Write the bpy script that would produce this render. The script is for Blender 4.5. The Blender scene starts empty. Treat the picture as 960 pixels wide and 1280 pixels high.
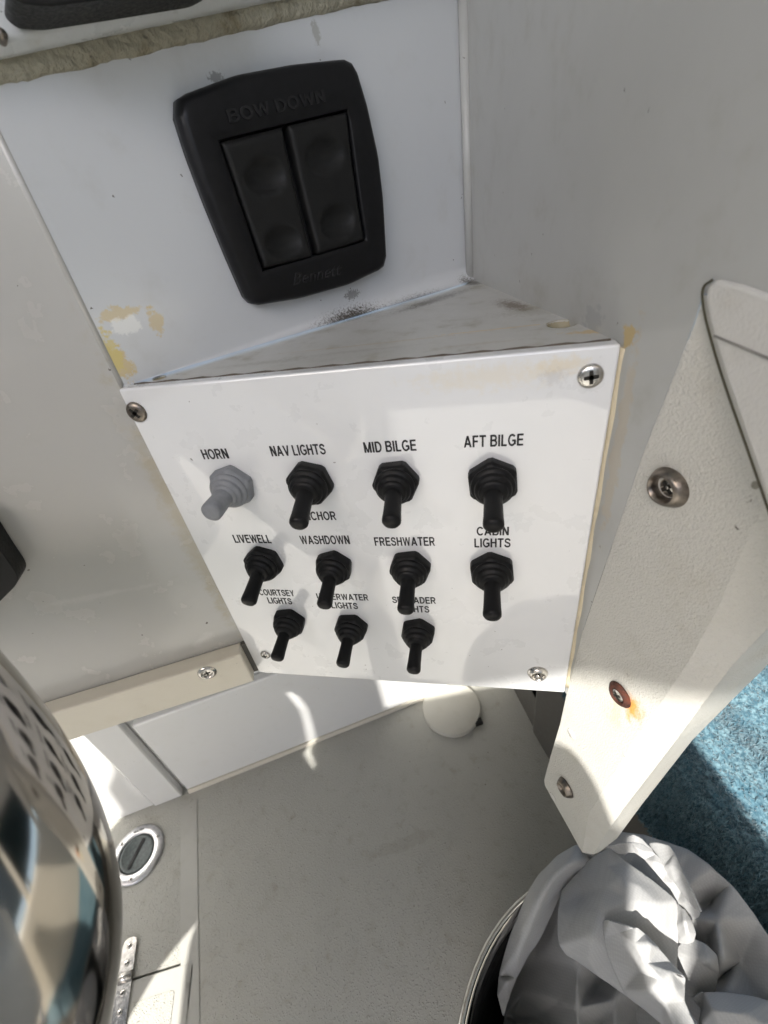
import bpy, bmesh, math, random
from math import radians, pi, sin, cos, atan2, sqrt
from mathutils import Vector, Matrix
from mathutils.geometry import delaunay_2d_cdt, tessellate_polygon
random.seed(7)
scene = bpy.context.scene
COL = scene.collection
V = Vector

# ------------------------------------------------------------------ camera
F = 553.35
CAM = V((0.16037, -0.17253, 0.05307))
# rows: world X, Y, Z axes expressed in camera coordinates (x right, y down, z forward)
R = Matrix(((0.97673908, -0.01764691, -0.21370392),
            (0.16276478, -0.58780587, 0.79245939),
            (-0.13960088, -0.80880952, -0.57126067)))
cam_d = bpy.data.cameras.new('camera'); cam = bpy.data.objects.new('camera', cam_d); COL.objects.link(cam)
right, up, back = R.col[0], -R.col[1], -R.col[2]
M = Matrix((( right[0], up[0], back[0], CAM.x), (right[1], up[1], back[1], CAM.y), (right[2], up[2], back[2], CAM.z), (0, 0, 0, 1)))
cam.matrix_world = M
cam_d.sensor_fit = 'HORIZONTAL'; cam_d.sensor_width = 36; cam_d.lens = 36 * F / 960
cam_d.clip_start = 0.005; cam_d.clip_end = 6000
cam_d.dof.use_dof = True; cam_d.dof.focus_distance = 0.26; cam_d.dof.aperture_fstop = 18.0
scene.camera = cam

# ------------------------------------------------------------------ sky, sun, exposure
SUN = V((-0.27, -0.68, 0.75)).normalized()
el = math.asin(SUN.z); rot = atan2(SUN.x, SUN.y)
w = bpy.data.worlds.new('World'); scene.world = w; w.use_nodes = True
nt = w.node_tree; bg = nt.nodes['Background']
sky = nt.nodes.new('ShaderNodeTexSky'); sky.sky_type = 'NISHITA'; sky.sun_disc = False
sky.sun_elevation = el; sky.sun_rotation = rot; sky.air_density = 0.9; sky.dust_density = 3.0; sky.ozone_density = 0.9
nt.links.new(sky.outputs[0], bg.inputs[0]); bg.inputs[1].default_value = 0.13
sd = bpy.data.lights.new('sun', 'SUN'); sd.energy = 3.2; sd.angle = radians(0.55); sd.color = (1, .965, .90)
so = bpy.data.objects.new('sun', sd); COL.objects.link(so)
so.rotation_euler = SUN.to_track_quat('Z', 'Y').to_euler()
scene.view_settings.view_transform = 'Standard'; scene.view_settings.look = 'None'
scene.view_settings.exposure = 1.58; scene.view_settings.gamma = 1.0
scene.render.engine = 'CYCLES'
scene.cycles.max_bounces = 10; scene.cycles.diffuse_bounces = 6
scene.cycles.use_denoising = True

# ------------------------------------------------------------------ geometry helpers
def ray(p):
    return R @ V((p[0] - 480, p[1] - 640, F))
def on(p, n, q):
    d = ray(p); n = V(n); return CAM + d * ((V(q) - CAM).dot(n) / d.dot(n))
def at_depth(p, z):
    return CAM + ray(p) * (z / F)
Z = V((0, 0, 1))
class Plane:
    """vertical plane through q, horizontal direction at angle deg, facing n"""
    def __init__(s, q, d):
        s.q = V(q); s.u = V((d[0], d[1], 0)).normalized(); s.v = Z.copy()
        s.n = V((s.u.y, -s.u.x, 0))            # towards the cockpit
        s.ang = atan2(s.u.y, s.u.x)
    def px(s, p, off=0.0):
        return on(p, s.n, s.q + s.n * off)
    def uv(s, P):
        r = P - s.q; return (r.dot(s.u), r.z)
    def pt(s, u, v, w=0.0):
        return s.q + s.u * u + Z * v + s.n * w
    def mat(s, P):
        """frame: local x = u, y = up, z = outward"""
        m = Matrix((s.u, s.v, s.n)).transposed().to_4x4(); m.translation = P; return m

PAN = Plane((0, 0, 0), (1, 0))
UP = Plane((0, 0.004, 0), (0.664, 0.748))
LF = Plane((0, 0.004, 0), (0.905, 0.425))
CB = Plane((-0.411, 0.136, 0), (0.883, 0.469))
WL = Plane((0.212, 0, 0), (0.294, -0.956))
BM = Plane((0.211, -0.003, 0), (sin(radians(30)), -cos(radians(30))))
BM.u = V((sin(radians(30)), -cos(radians(30)), 0)); BM.n = V((-cos(radians(30)), -sin(radians(30)), 0))
FL = -0.847

def link(o, parent=None):
    COL.objects.link(o)
    if parent is not None: o.parent = parent
    return o
def tag(o, label=None, cat=None, group=None, kind=None):
    if label: o['label'] = label
    if cat: o['category'] = cat
    if group: o['group'] = group
    if kind: o['kind'] = kind
    return o
def empty(name, label, cat, loc=(0, 0, 0), group=None):
    o = bpy.data.objects.new(name, None); o.empty_display_size = .02; link(o); o.location = loc
    return tag(o, label, cat, group)
def mesh(name, vs, fs, mat, parent=None, smooth=False, bevel=0, seg=2, sub=0, angle=35, solid=0, weld=False):
    me = bpy.data.meshes.new(name); me.from_pydata([tuple(v) for v in vs], [], fs); me.update()
    bm = bmesh.new(); bm.from_mesh(me)
    if weld: bmesh.ops.remove_doubles(bm, verts=bm.verts, dist=1e-6)
    bmesh.ops.recalc_face_normals(bm, faces=bm.faces); bm.to_mesh(me); bm.free()
    return finish(name, me, mat, parent, smooth, bevel, seg, sub, angle, solid)
def finish(name, me, mat, parent=None, smooth=False, bevel=0, seg=2, sub=0, angle=35, solid=0):
    o = bpy.data.objects.new(name, me); me.materials.append(mat); link(o)
    if parent is not None:
        o.parent = parent; o.matrix_parent_inverse = Matrix.Translation(-V(parent.location))
    if smooth:
        for p in me.polygons: p.use_smooth = True
    if solid:
        m = o.modifiers.new('t', 'SOLIDIFY'); m.thickness = solid; m.offset = -1
    if sub:
        m = o.modifiers.new('s', 'SUBSURF'); m.levels = sub; m.render_levels = sub
    if bevel:
        m = o.modifiers.new('b', 'BEVEL'); m.width = bevel; m.segments = seg; m.limit_method = 'ANGLE'; m.angle_limit = radians(angle)
        m.harden_normals = False
        for p in me.polygons: p.use_smooth = True
        try: me.set_sharp_from_angle(angle=radians(60))
        except Exception: pass
    return o
def area2(poly):
    return sum(poly[i][0] * poly[(i + 1) % len(poly)][1] - poly[(i + 1) % len(poly)][0] * poly[i][1] for i in range(len(poly))) / 2
def prism(name, poly3, ext, mat, parent=None, holes=(), bevel=0, seg=2, smooth=False, angle=35):
    """poly3: front outline (3D, planar), ext: vector from front to back; holes: list of outlines"""
    loops = [list(poly3)] + [list(h) for h in holes]
    tris = tessellate_polygon([[V(p) for p in l] for l in loops])
    flat = [V(p) for l in loops for p in l]; n = len(flat)
    vs = flat + [p + V(ext) for p in flat]; fs = []
    if not holes:
        fs.append(list(range(n))); fs.append([i + n for i in reversed(range(n))])
    else:
        for t in tris: fs.append(list(t)); fs.append([i + n for i in reversed(t)])
    k = 0
    for l in loops:
        m = len(l)
        for i in range(m):
            a, b = k + i, k + (i + 1) % m
            fs.append([a, b, b + n, a + n])
        k += m
    return mesh(name, vs, fs, mat, parent, smooth, bevel, seg, angle=angle)
def box(name, lo, hi, mat, parent=None, bevel=0, seg=2, M=None):
    vs = [V((x, y, z)) for x in (lo[0], hi[0]) for y in (lo[1], hi[1]) for z in (lo[2], hi[2])]
    if M is not None: vs = [M @ v for v in vs]
    fs = [(0, 1, 3, 2), (4, 6, 7, 5), (0, 4, 5, 1), (2, 3, 7, 6), (0, 2, 6, 4), (1, 5, 7, 3)]
    return mesh(name, vs, fs, mat, parent, bevel=bevel, seg=seg)
def loft(rings, cap0=True, cap1=True, closed=True):
    vs = []; fs = []; n = len(rings[0])
    for r in rings: vs += [V(p) for p in r]
    for k in range(len(rings) - 1):
        for i in range(n if closed else n - 1):
            j = (i + 1) % n
            fs.append((k * n + i, k * n + j, (k + 1) * n + j, (k + 1) * n + i))
    if cap0: fs.append(list(range(n)))
    if cap1: fs.append([(len(rings) - 1) * n + i for i in reversed(range(n))])
    return vs, fs
def lathe(profile, M, n=32, cap0=True, cap1=True, hexr=False):
    """profile: (radius, height) along local z"""
    rings = []
    for r, h in profile:
        rings.append([M @ V((r * cos(2 * pi * i / n), r * sin(2 * pi * i / n), h)) for i in range(n)])
    return loft(rings, cap0, cap1)
def tube(path, rad, n=16, cap=True):
    rings = []; prev = None
    for i, p in enumerate(path):
        a = path[max(0, i - 1)]; b = path[min(len(path) - 1, i + 1)]
        t = (V(b) - V(a)).normalized()
        x = (prev - t * prev.dot(t)).normalized() if prev is not None else t.orthogonal().normalized()
        prev = x; y = t.cross(x); r = rad[i] if isinstance(rad, (list, tuple)) else rad
        rings.append([V(p) + (x * cos(2 * pi * k / n) + y * sin(2 * pi * k / n)) * r for k in range(n)])
    return loft(rings, cap, cap)
def merge(*parts):
    vs = []; fs = []
    for v, f in parts:
        k = len(vs); vs += list(v); fs += [[i + k for i in q] for q in f]
    return vs, fs
def crom(pts, n=8):
    pts = [V(p) for p in pts]; out = []
    P = [2 * pts[0] - pts[1]] + pts + [2 * pts[-1] - pts[-2]]
    for i in range(1, len(P) - 2):
        for k in range(n):
            t = k / n; a, b, c, d = P[i - 1], P[i], P[i + 1], P[i + 2]
            out.append(0.5 * ((2 * b) + (c - a) * t + (2 * a - 5 * b + 4 * c - d) * t * t + (3 * b - a - 3 * c + d) * t ** 3))
    out.append(pts[-1]); return out
def rounded(poly, r, n=5):
    """round the corners of a 2D/3D polygon"""
    out = []; m = len(poly); poly = [V(p) for p in poly]
    for i in range(m):
        a, b, c = poly[i - 1], poly[i], poly[(i + 1) % m]
        ri = r[i] if isinstance(r, (list, tuple)) else r
        if ri <= 0: out.append(b); continue
        d1 = (a - b); d2 = (c - b); q = min(ri, d1.length * .45, d2.length * .45)
        s, e = b + d1.normalized() * q, b + d2.normalized() * q
        for k in range(n + 1):
            t = k / n; out.append(s * (1 - t) ** 2 + b * 2 * t * (1 - t) + e * t * t)
    return out

# ------------------------------------------------------------------ materials
def new_mat(name):
    m = bpy.data.materials.new(name); m.use_nodes = True
    nt = m.node_tree; return m, nt, nt.nodes['Principled BSDF']
def N(nt, typ, **kw):
    n = nt.nodes.new(typ)
    for k, v in kw.items():
        if k.startswith('i_'): n.inputs[int(k[2:]) if k[2:].isdigit() else k[2:]].default_value = v
        else: setattr(n, k, v)
    return n
def ramp(nt, src, a, b, lo=0., hi=1.):
    n = N(nt, 'ShaderNodeMapRange', interpolation_type='SMOOTHSTEP'); n.clamp = True
    nt.links.new(src, n.inputs['Value'])
    n.inputs['From Min'].default_value = a; n.inputs['From Max'].default_value = b
    n.inputs['To Min'].default_value = lo; n.inputs['To Max'].default_value = hi
    return n.outputs['Result']
def math_(nt, op, a, b=None):
    n = N(nt, 'ShaderNodeMath', operation=op)
    for i, x in enumerate((a, b)):
        if x is None: continue
        if isinstance(x, (int, float)): n.inputs[i].default_value = x
        else: nt.links.new(x, n.inputs[i])
    return n.outputs[0]
def mixc(nt, fac, a, b):
    n = N(nt, 'ShaderNodeMix', data_type='RGBA')
    for s, x in ((n.inputs[0], fac), (n.inputs[6], a), (n.inputs[7], b)):
        if hasattr(x, 'is_linked'): nt.links.new(x, s)
        elif isinstance(x, (int, float)): s.default_value = x
        else: s.default_value = (*x, 1) if len(x) == 3 else x
    return n.outputs[2]
def noise(nt, scale, detail=4, rough=.55, vec=None, dim='3D'):
    n = N(nt, 'ShaderNodeTexNoise'); n.inputs['Scale'].default_value = scale
    n.inputs['Detail'].default_value = detail; n.inputs['Roughness'].default_value = rough
    if vec is not None: nt.links.new(vec, n.inputs['Vector'])
    return n.outputs['Fac']
def gel(name, base, rough=.3, vary=.05, specks=.5, speck_scale=420, bump=0.02, bscale=60, blobs=(), coat=0., grime=.06,
        pebble=0., pscale=900, metallic=0., warm=(.62, .57, .45), fine=0.):
    """painted / moulded surface: faint mottling, pin specks, optional stains or painted reflections (centre, radii, z angle, colour, strength, noise scale)"""
    m, nt, b = new_mat(name)
    pos = N(nt, 'ShaderNodeNewGeometry').outputs['Position']
    c = None
    big = noise(nt, 9, 5, .6, pos); med = noise(nt, 45, 5, .6, pos)
    f = math_(nt, 'MULTIPLY', ramp(nt, big, .35, .75), vary * 4)
    c = mixc(nt, f, base, tuple(x * (1 - vary * 2.2) for x in base))
    c = mixc(nt, math_(nt, 'MULTIPLY', ramp(nt, med, .52, .8), grime * 3), c, tuple(x * y for x, y in zip(base, warm)))
    if specks:
        vo = N(nt, 'ShaderNodeTexVoronoi', feature='F1'); vo.inputs['Scale'].default_value = speck_scale
        vo.inputs['Randomness'].default_value = 1
        wn = N(nt, 'ShaderNodeTexNoise'); wn.inputs['Scale'].default_value = speck_scale * 1.7; nt.links.new(pos, wn.inputs['Vector'])
        wa_ = N(nt, 'ShaderNodeVectorMath', operation='SCALE'); nt.links.new(wn.outputs['Color'], wa_.inputs[0]); wa_.inputs['Scale'].default_value = .9 / speck_scale
        wb_ = N(nt, 'ShaderNodeVectorMath', operation='ADD'); nt.links.new(pos, wb_.inputs[0]); nt.links.new(wa_.outputs[0], wb_.inputs[1])
        nt.links.new(wb_.outputs[0], vo.inputs['Vector'])
        rnd = N(nt, 'ShaderNodeSeparateColor'); nt.links.new(vo.outputs['Color'], rnd.inputs[0])
        pick = math_(nt, 'GREATER_THAN', rnd.outputs[0], .975)
        spot = ramp(nt, vo.outputs['Distance'], .17, .06)
        c = mixc(nt, math_(nt, 'MULTIPLY', math_(nt, 'MULTIPLY', pick, spot), specks), c, (.06, .045, .03))
    for (cc, rad, ang, colr, stg, nsc) in blobs:
        mp = N(nt, 'ShaderNodeMapping', vector_type='TEXTURE')
        mp.inputs['Location'].default_value = cc; mp.inputs['Rotation'].default_value = ang if isinstance(ang, tuple) else (0, 0, ang)
        mp.inputs['Scale'].default_value = rad; nt.links.new(pos, mp.inputs['Vector'])
        ln = N(nt, 'ShaderNodeVectorMath', operation='LENGTH'); nt.links.new(mp.outputs[0], ln.inputs[0])
        nz = noise(nt, abs(nsc), 6, .65, pos)
        d = math_(nt, 'ADD', ln.outputs['Value'], math_(nt, 'MULTIPLY', math_(nt, 'SUBTRACT', nz, .5), 2.6))
        k = ramp(nt, d, 1.0 if nsc > 0 else 1.15, .62 if nsc > 0 else .15)
        c = mixc(nt, math_(nt, 'MULTIPLY', k, stg), c, colr)
    nt.links.new(c, b.inputs['Base Color'])
    rr = ramp(nt, med, .3, .8, rough * .85, min(1, rough * 1.35)); nt.links.new(rr, b.inputs['Roughness'])
    b.inputs['Metallic'].default_value = metallic
    b.inputs['Coat Weight'].default_value = coat; b.inputs['Coat Roughness'].default_value = .05
    h = None
    bp = N(nt, 'ShaderNodeBump'); bp.inputs['Strength'].default_value = bump; bp.inputs['Distance'].default_value = .01
    nt.links.new(noise(nt, bscale, 3, .5, pos), bp.inputs['Height']); out = bp.outputs[0]
    if pebble:
        b2 = N(nt, 'ShaderNodeBump'); b2.inputs['Strength'].default_value = pebble; b2.inputs['Distance'].default_value = .0006
        nt.links.new(noise(nt, pscale, 2, .5, pos), b2.inputs['Height']); nt.links.new(out, b2.inputs['Normal']); out = b2.outputs[0]
    nt.links.new(out, b.inputs['Normal'])
    return m
def simple(name, col, rough=.5, metal=0., bump=0., bscale=300, coat=0., vary=.15, spec=.5, sheen=0.):
    m, nt, b = new_mat(name)
    pos = N(nt, 'ShaderNodeNewGeometry').outputs['Position']
    nz = noise(nt, bscale * .3, 5, .6, pos)
    c = mixc(nt, ramp(nt, nz, .35, .7), tuple(x * (1 - vary) for x in col), tuple(min(1, x * (1 + vary)) for x in col))
    nt.links.new(c, b.inputs['Base Color'])
    nt.links.new(ramp(nt, nz, .3, .75, rough * .8, min(1, rough * 1.25)), b.inputs['Roughness'])
    b.inputs['Metallic'].default_value = metal; b.inputs['Coat Weight'].default_value = coat
    b.inputs['Specular IOR Level'].default_value = spec; b.inputs['Sheen Weight'].default_value = sheen
    if bump:
        bp = N(nt, 'ShaderNodeBump'); bp.inputs['Strength'].default_value = bump; bp.inputs['Distance'].default_value = .0005
        nt.links.new(noise(nt, bscale, 3, .5, pos), bp.inputs['Height']); nt.links.new(bp.outputs[0], b.inputs['Normal'])
    return m

def C3(p): return tuple(p)
TAN = (.50, .38, .18); YEL = (.62, .50, .27); DIRT = (.055, .045, .03); BRN = (.30, .19, .08); GRY = (.26, .25, .21)
ua, la, wa = UP.ang, LF.ang, WL.ang
def LG(p): return C3(on(p, Z, (0, 0, 0)))
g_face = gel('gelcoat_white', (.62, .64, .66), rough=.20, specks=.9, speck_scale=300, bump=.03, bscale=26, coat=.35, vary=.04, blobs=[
    (C3(UP.px((150, 392))), (.0105, .02, .0032), ua, YEL, .75, 260),
    (C3(UP.px((196, 402))), (.0035, .02, .0065), ua, YEL, .75, 260),
    (C3(UP.px((158, 408))), (.008, .02, .004), ua, (.85, .86, .84), .7, 200),
    (C3(UP.px((150, 455))), (.006, .02, .010), ua, YEL, .9, 240),
    (C3(UP.px((140, 440))), (.004, .02, .010), ua, (.66, .55, .20), .8, 240),
    (C3(UP.px((395, 40))), (.0022, .02, .0045), ua, GRY, .5, 700),
    (C3(UP.px((270, 97))), (.004, .02, .002), ua, DIRT, .5, 900),
    (LG((440, 396)), (.024, .010, .006), ua, DIRT, .95, -900),
    (LG((520, 374)), (.030, .008, .004), ua, DIRT, .6, -900),
    (LG((588, 352)), (.008, .010, .006), ua, DIRT, .8, -900),
    (C3(UP.px((440, 368))), (.006, .02, .003), ua, DIRT, .55, 900),
])
lz = 0.0
def LA(a, b):
    d = on(b, Z, (0, 0, 0)) - on(a, Z, (0, 0, 0)); return atan2(d.y, d.x)
l1 = LA((250, 450), (690, 402))
g_ledge = gel('gelcoat_ledge', (.47, .47, .45), rough=.36, specks=1., speck_scale=420, bump=.05, bscale=90, coat=.15, grime=.3, blobs=[
    (LG((440, 395)), (.022, .010, .02), LA((400, 400), (480, 380)), DIRT, .9, -900),
    (LG((540, 375)), (.035, .008, .02), ua, DIRT, .75, -900),
    (LG((640, 380)), (.020, .007, .02), LA((600, 365), (700, 400)), (.12, .08, .05), .9, -900),
    (LG((590, 353)), (.007, .010, .02), ua, DIRT, .7, 800),
    (LG((470, 428)), (.060, .0012, .02), l1, (.42, .34, .22), .45, 420),
    (LG((620, 410)), (.032, .0011, .02), l1, (.55, .44, .26), .8, 420),
    (LG((330, 452)), (.030, .0035, .02), l1, (.27, .26, .23), .45, -620),
    (LG((440, 438)), (.035, .0025, .02), l1, (.27, .26, .23), .35, -620),
    (LG((745, 413)), (.013, .0026, .02), LA((710, 415), (780, 412)), TAN, .85, 420),
    (LG((600, 428)), (.020, .0020, .02), l1, (.36, .31, .24), .4, -620),
    (LG((160, 466)), (.012, .008, .02), 0, (.42, .40, .28), .7, 300),
    (LG((690, 385)), (.030, .010, .02), 0, GRY, .35, 500),
])
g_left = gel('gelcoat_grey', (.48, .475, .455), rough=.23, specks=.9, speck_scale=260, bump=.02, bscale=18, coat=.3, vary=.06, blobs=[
    (C3(LF.pt(-.004, -.09, 0)), (.007, .02, .10), la, (.40, .34, .22), .55, -120),
    (C3(LF.px((255, 800))), (.010, .02, .0045), (0, radians(-25), la), (.66, .66, .64), .3, -150),  # this and the next streak paint whitish reflections into the colour
    (C3(LF.px((120, 745))), (.035, .02, .0025), (0, radians(6), la), (.66, .65, .63), .3, -90),
])
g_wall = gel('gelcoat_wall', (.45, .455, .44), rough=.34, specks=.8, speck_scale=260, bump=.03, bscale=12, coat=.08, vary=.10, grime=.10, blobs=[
    (C3(WL.px((740, 400))), (.008, .02, .006), wa, (.25, .25, .27), .35, 250),
    (C3(WL.px((786, 420))), (.0045, .02, .0045), wa, TAN, .9, 300),
    (C3(WL.px((772, 560))), (.004, .02, .05), wa, (.46, .38, .26), .45, 150),
])
g_beam = gel('gelcoat_textured', (.56, .55, .51), rough=.42, specks=.9, speck_scale=200, bump=.02, bscale=20, pebble=1., pscale=1000, grime=.08, blobs=[
    (C3(BM.px((790, 886))), (.0065, .03, .0095), (0, 0, radians(-60)), (.80, .30, .06), .95, -200),
    (C3(BM.px((768, 890))), (.006, .03, .018), (0, 0, radians(-60)), (.78, .66, .30), .45, -200),
    (C3(BM.px((945, 606))), (.0012, .03, .0015), (0, 0, radians(-60)), (.2, .19, .15), .9, 60),
])
g_cap = gel('gelcoat_cap', (.60, .59, .56), rough=.40, specks=.4, bump=.02, bscale=20, pebble=.4, pscale=900, grime=.08)
g_floor = gel('gelcoat_nonskid', (.40, .395, .36), rough=.5, specks=.9, speck_scale=160, bump=.08, bscale=14, pebble=0, grime=.15, vary=.08, blobs=[
    ((0.02, 0.10, FL), (.07, .012, .05), .4, (.30, .29, .25), .4, 60),
])
def add_nonskid(m):
    nt = m.node_tree; b = nt.nodes['Principled BSDF']; pos = N(nt, 'ShaderNodeNewGeometry').outputs['Position']
    vo = N(nt, 'ShaderNodeTexVoronoi', feature='SMOOTH_F1'); vo.inputs['Scale'].default_value = 430; nt.links.new(pos, vo.inputs['Vector'])
    nz = noise(nt, 420, 3, .6, pos); h = math_(nt, 'MULTIPLY', ramp(nt, vo.outputs['Distance'], .55, .1), ramp(nt, nz, .45, .65))
    bp = N(nt, 'ShaderNodeBump'); bp.inputs['Strength'].default_value = .8; bp.inputs['Distance'].default_value = .0012
    nt.links.new(h, bp.inputs['Height'])
    old = b.inputs['Normal'].links[0].from_socket; nt.links.new(old, bp.inputs['Normal']); nt.links.new(bp.outputs[0], b.inputs['Normal'])
add_nonskid(g_floor)
g_smooth = gel('gelcoat_smooth_floor', (.405, .40, .37), rough=.35, specks=.8, speck_scale=180, bump=.03)
g_white = gel('gelcoat_bright', (.80, .80, .79), rough=.18, specks=.4, speck_scale=160, bump=.01, bscale=8, coat=.4, vary=.03, grime=.03)
g_cream = gel('starboard_cream', (.66, .62, .53), rough=.42, specks=.5, bump=.02, bscale=60, grime=.05)
g_plate = gel('acrylic_white', (.73, .74, .75), rough=.30, specks=.8, speck_scale=260, bump=.0, bscale=30, coat=1., vary=.012, grime=.0, blobs=[
    ((.165, 0, -.008), (.035, .02, .006), 0, (.72, .64, .48), .40, -240),
    ((.190, 0, -.006), (.012, .02, .004), 0, (.70, .58, .36), .45, -300),
    ((.188, 0, -.010), (.006, .02, .004), 0, (.45, .43, .42), .35, -500),
])
g_plate.node_tree.nodes['Principled BSDF'].inputs['Coat Roughness'].default_value = .012
g_plate.node_tree.nodes['Principled BSDF'].inputs['Coat IOR'].default_value = 1.75
seal_m = gel('old_sealant', (.40, .375, .29), rough=.7, specks=1, speck_scale=700, bump=.5, bscale=260, grime=.5, vary=.15, pebble=.9, pscale=700, warm=(.5, .45, .35))
bead_m = gel('adhesive_bead', (.60, .53, .38), rough=.45, bump=.1, bscale=200, grime=.2)
black_p = simple('black_plastic', (.010, .010, .0098), rough=.5, bump=.2, bscale=2600, vary=.2, spec=.3)
black_s = simple('black_plastic_smooth', (.006, .006, .007), rough=.38, bump=.03, bscale=900, vary=.2, spec=.28)
rubber = simple('black_rubber', (.0045, .0045, .005), rough=.46, bump=.2, bscale=1500, vary=.3, spec=.25)
rubber_g = simple('grey_rubber', (.23, .24, .26), rough=.5, bump=.2, bscale=1200, vary=.08)
ink = simple('black_ink', (.012, .012, .014), rough=.5, vary=.1)
embm = simple('embossed_black', (.006, .006, .007), rough=.65, vary=.1)
steel = simple('stainless', (.58, .56, .53), rough=.22, metal=1., bump=.15, bscale=900, vary=.12)
steel_d = simple('tarnished_stainless', (.24, .21, .18), rough=.34, metal=1., bump=.1, bscale=900, vary=.25)
steel_dark = simple('dark_recess', (.02, .018, .015), rough=.6, metal=.3)
chrome = simple('mirror_stainless', (.66, .64, .61), rough=.07, metal=1., bump=.02, bscale=120, vary=.04)
rail_m = simple('handled_stainless', (.42, .395, .36), rough=.12, metal=1., bump=.02, bscale=120, vary=.04)
rust = simple('rust', (.055, .014, .006), rough=.85, bump=1., bscale=900, vary=.5)
cast = simple('brushed_cast_steel', (.55, .55, .56), rough=.38, metal=1., bump=.4, bscale=500, vary=.12)
grey_pl = simple('grey_plastic', (.10, .12, .12), rough=.5, bump=.5, bscale=700, vary=.3)
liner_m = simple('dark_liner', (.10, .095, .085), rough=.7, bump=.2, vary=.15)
brown_m = simple('brown_wood', (.055, .025, .012), rough=.6, bump=.3, vary=.3)
black_in = simple('black_bin_liner', (.008, .008, .009), rough=.7)
blk_white = simple('white_blocker', (.70, .69, .66), rough=.5, bump=.15, bscale=400, vary=.04)

m, nt, b = new_mat('grey_cloth'); fab = m
pos = N(nt, 'ShaderNodeNewGeometry').outputs['Position']
uvn = N(nt, 'ShaderNodeTexCoord').outputs['Object']
mp = N(nt, 'ShaderNodeMapping'); mp.inputs['Scale'].default_value = (560, 560, 560); mp.inputs['Rotation'].default_value = (.4, .5, .6); nt.links.new(pos, mp.inputs[0])
vo = N(nt, 'ShaderNodeTexVoronoi'); vo.inputs['Scale'].default_value = 1; vo.inputs['Randomness'].default_value = .15; nt.links.new(mp.outputs[0], vo.inputs['Vector'])
b.inputs['Base Color'].default_value = (.40, .41, .425, 1); b.inputs['Roughness'].default_value = .95; b.inputs['Sheen Weight'].default_value = 0; b.inputs['Specular IOR Level'].default_value = .15
c = mixc(nt, ramp(nt, vo.outputs['Distance'], .2, .7), (.43, .43, .43), (.395, .395, .395)); nt.links.new(c, b.inputs['Base Color'])
bp = N(nt, 'ShaderNodeBump'); bp.inputs['Strength'].default_value = .18; bp.inputs['Distance'].default_value = .0006
nt.links.new(vo.outputs['Distance'], bp.inputs['Height'])
b3 = N(nt, 'ShaderNodeBump'); b3.inputs['Strength'].default_value = .25; b3.inputs['Distance'].default_value = .004
nt.links.new(noise(nt, 45, 3, .5, pos), b3.inputs['Height']); nt.links.new(bp.outputs[0], b3.inputs['Normal']); nt.links.new(b3.outputs[0], b.inputs['Normal'])

m, nt, b = new_mat('blue_terry'); terry = m
pos = N(nt, 'ShaderNodeNewGeometry').outputs['Position']
nz = noise(nt, 240, 5, .7, pos); nz2 = noise(nt, 38, 4, .6, pos)
c = mixc(nt, ramp(nt, nz, .35, .68), (.03, .085, .12), (.19, .31, .36))
c = mixc(nt, math_(nt, 'MULTIPLY', ramp(nt, nz2, .45, .7), .5), c, (.035, .13, .19))
nt.links.new(c, b.inputs['Base Color']); b.inputs['Roughness'].default_value = .95; b.inputs['Sheen Weight'].default_value = .3

# ------------------------------------------------------------------ screws
def cross_recess(M, r, h, mat, parent):
    """Phillips recess: a dark cross set into the head, drawn as four tapered wings"""
    parts = []
    for k in range(4):
        a = k * pi / 2; c_, s_ = cos(a), sin(a)
        pts = [(0, -r * .18), (r * .55, -r * .13), (r * .55, r * .13), (0, r * .18)]
        top = [M @ V((x * c_ - y * s_, x * s_ + y * c_, h + .00012)) for x, y in pts]
        bot = [M @ V((x * c_ - y * s_, x * s_ + y * c_, h - .0006)) for x, y in pts]
        parts.append((top + bot, [(0, 1, 2, 3), (7, 6, 5, 4), (0, 4, 5, 1), (1, 5, 6, 2), (2, 6, 7, 3)]))
    vs, fs = merge(*parts)
    return mesh('cross_recess', vs, fs, mat, parent)
def pan_screw(parent, M, r, hh=.0016, mat=None):
    mat = mat or steel
    vs, fs = lathe([(r, 0), (r * .98, hh * .35), (r * .85, hh * .72), (r * .6, hh * .93), (r * .25, hh), (.00001, hh)], M, 28)
    s = mesh('screw', vs, fs, mat, parent, smooth=True)
    cross_recess(M @ Matrix.Rotation(random.uniform(0, 1.5), 4, 'Z'), r, hh * .97, steel_dark, s)
    return s
def washer_screw(parent, M, R_, label=None, wm=None, sm=None, hgt=None):
    """raised finishing washer with a countersunk oval screw sunk in its cup"""
    H = hgt or R_ * .42; lift = .55 if wm is rust else 0; wm = wm or steel_d; sm = sm or steel
    vs, fs = lathe([(R_, 0), (R_ * .985, H * .18), (R_ * .82, H * .72), (R_ * .68, H), (R_ * .63, H * .96), (R_ * .56, H * .5), (R_ * .50, H * .08)], M, 40, cap1=False)
    wsh = mesh('finish_washer', vs, fs, wm, parent, smooth=True)
    if label: wsh['label'] = label
    vs, fs = lathe([(R_ * .53, H * (.06 + lift)), (R_ * .47, H * (.17 + lift)), (R_ * .34, H * (.27 + lift)), (R_ * .15, H * (.32 + lift)), (.00001, H * (.33 + lift))], M, 28)
    s = mesh('screw', vs, fs, sm, wsh, smooth=True)
    cross_recess(M @ Matrix.Rotation(random.uniform(0, 1.5), 4, 'Z'), R_ * .62, H * (.30 + lift), steel_dark, wsh)
    return wsh

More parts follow.
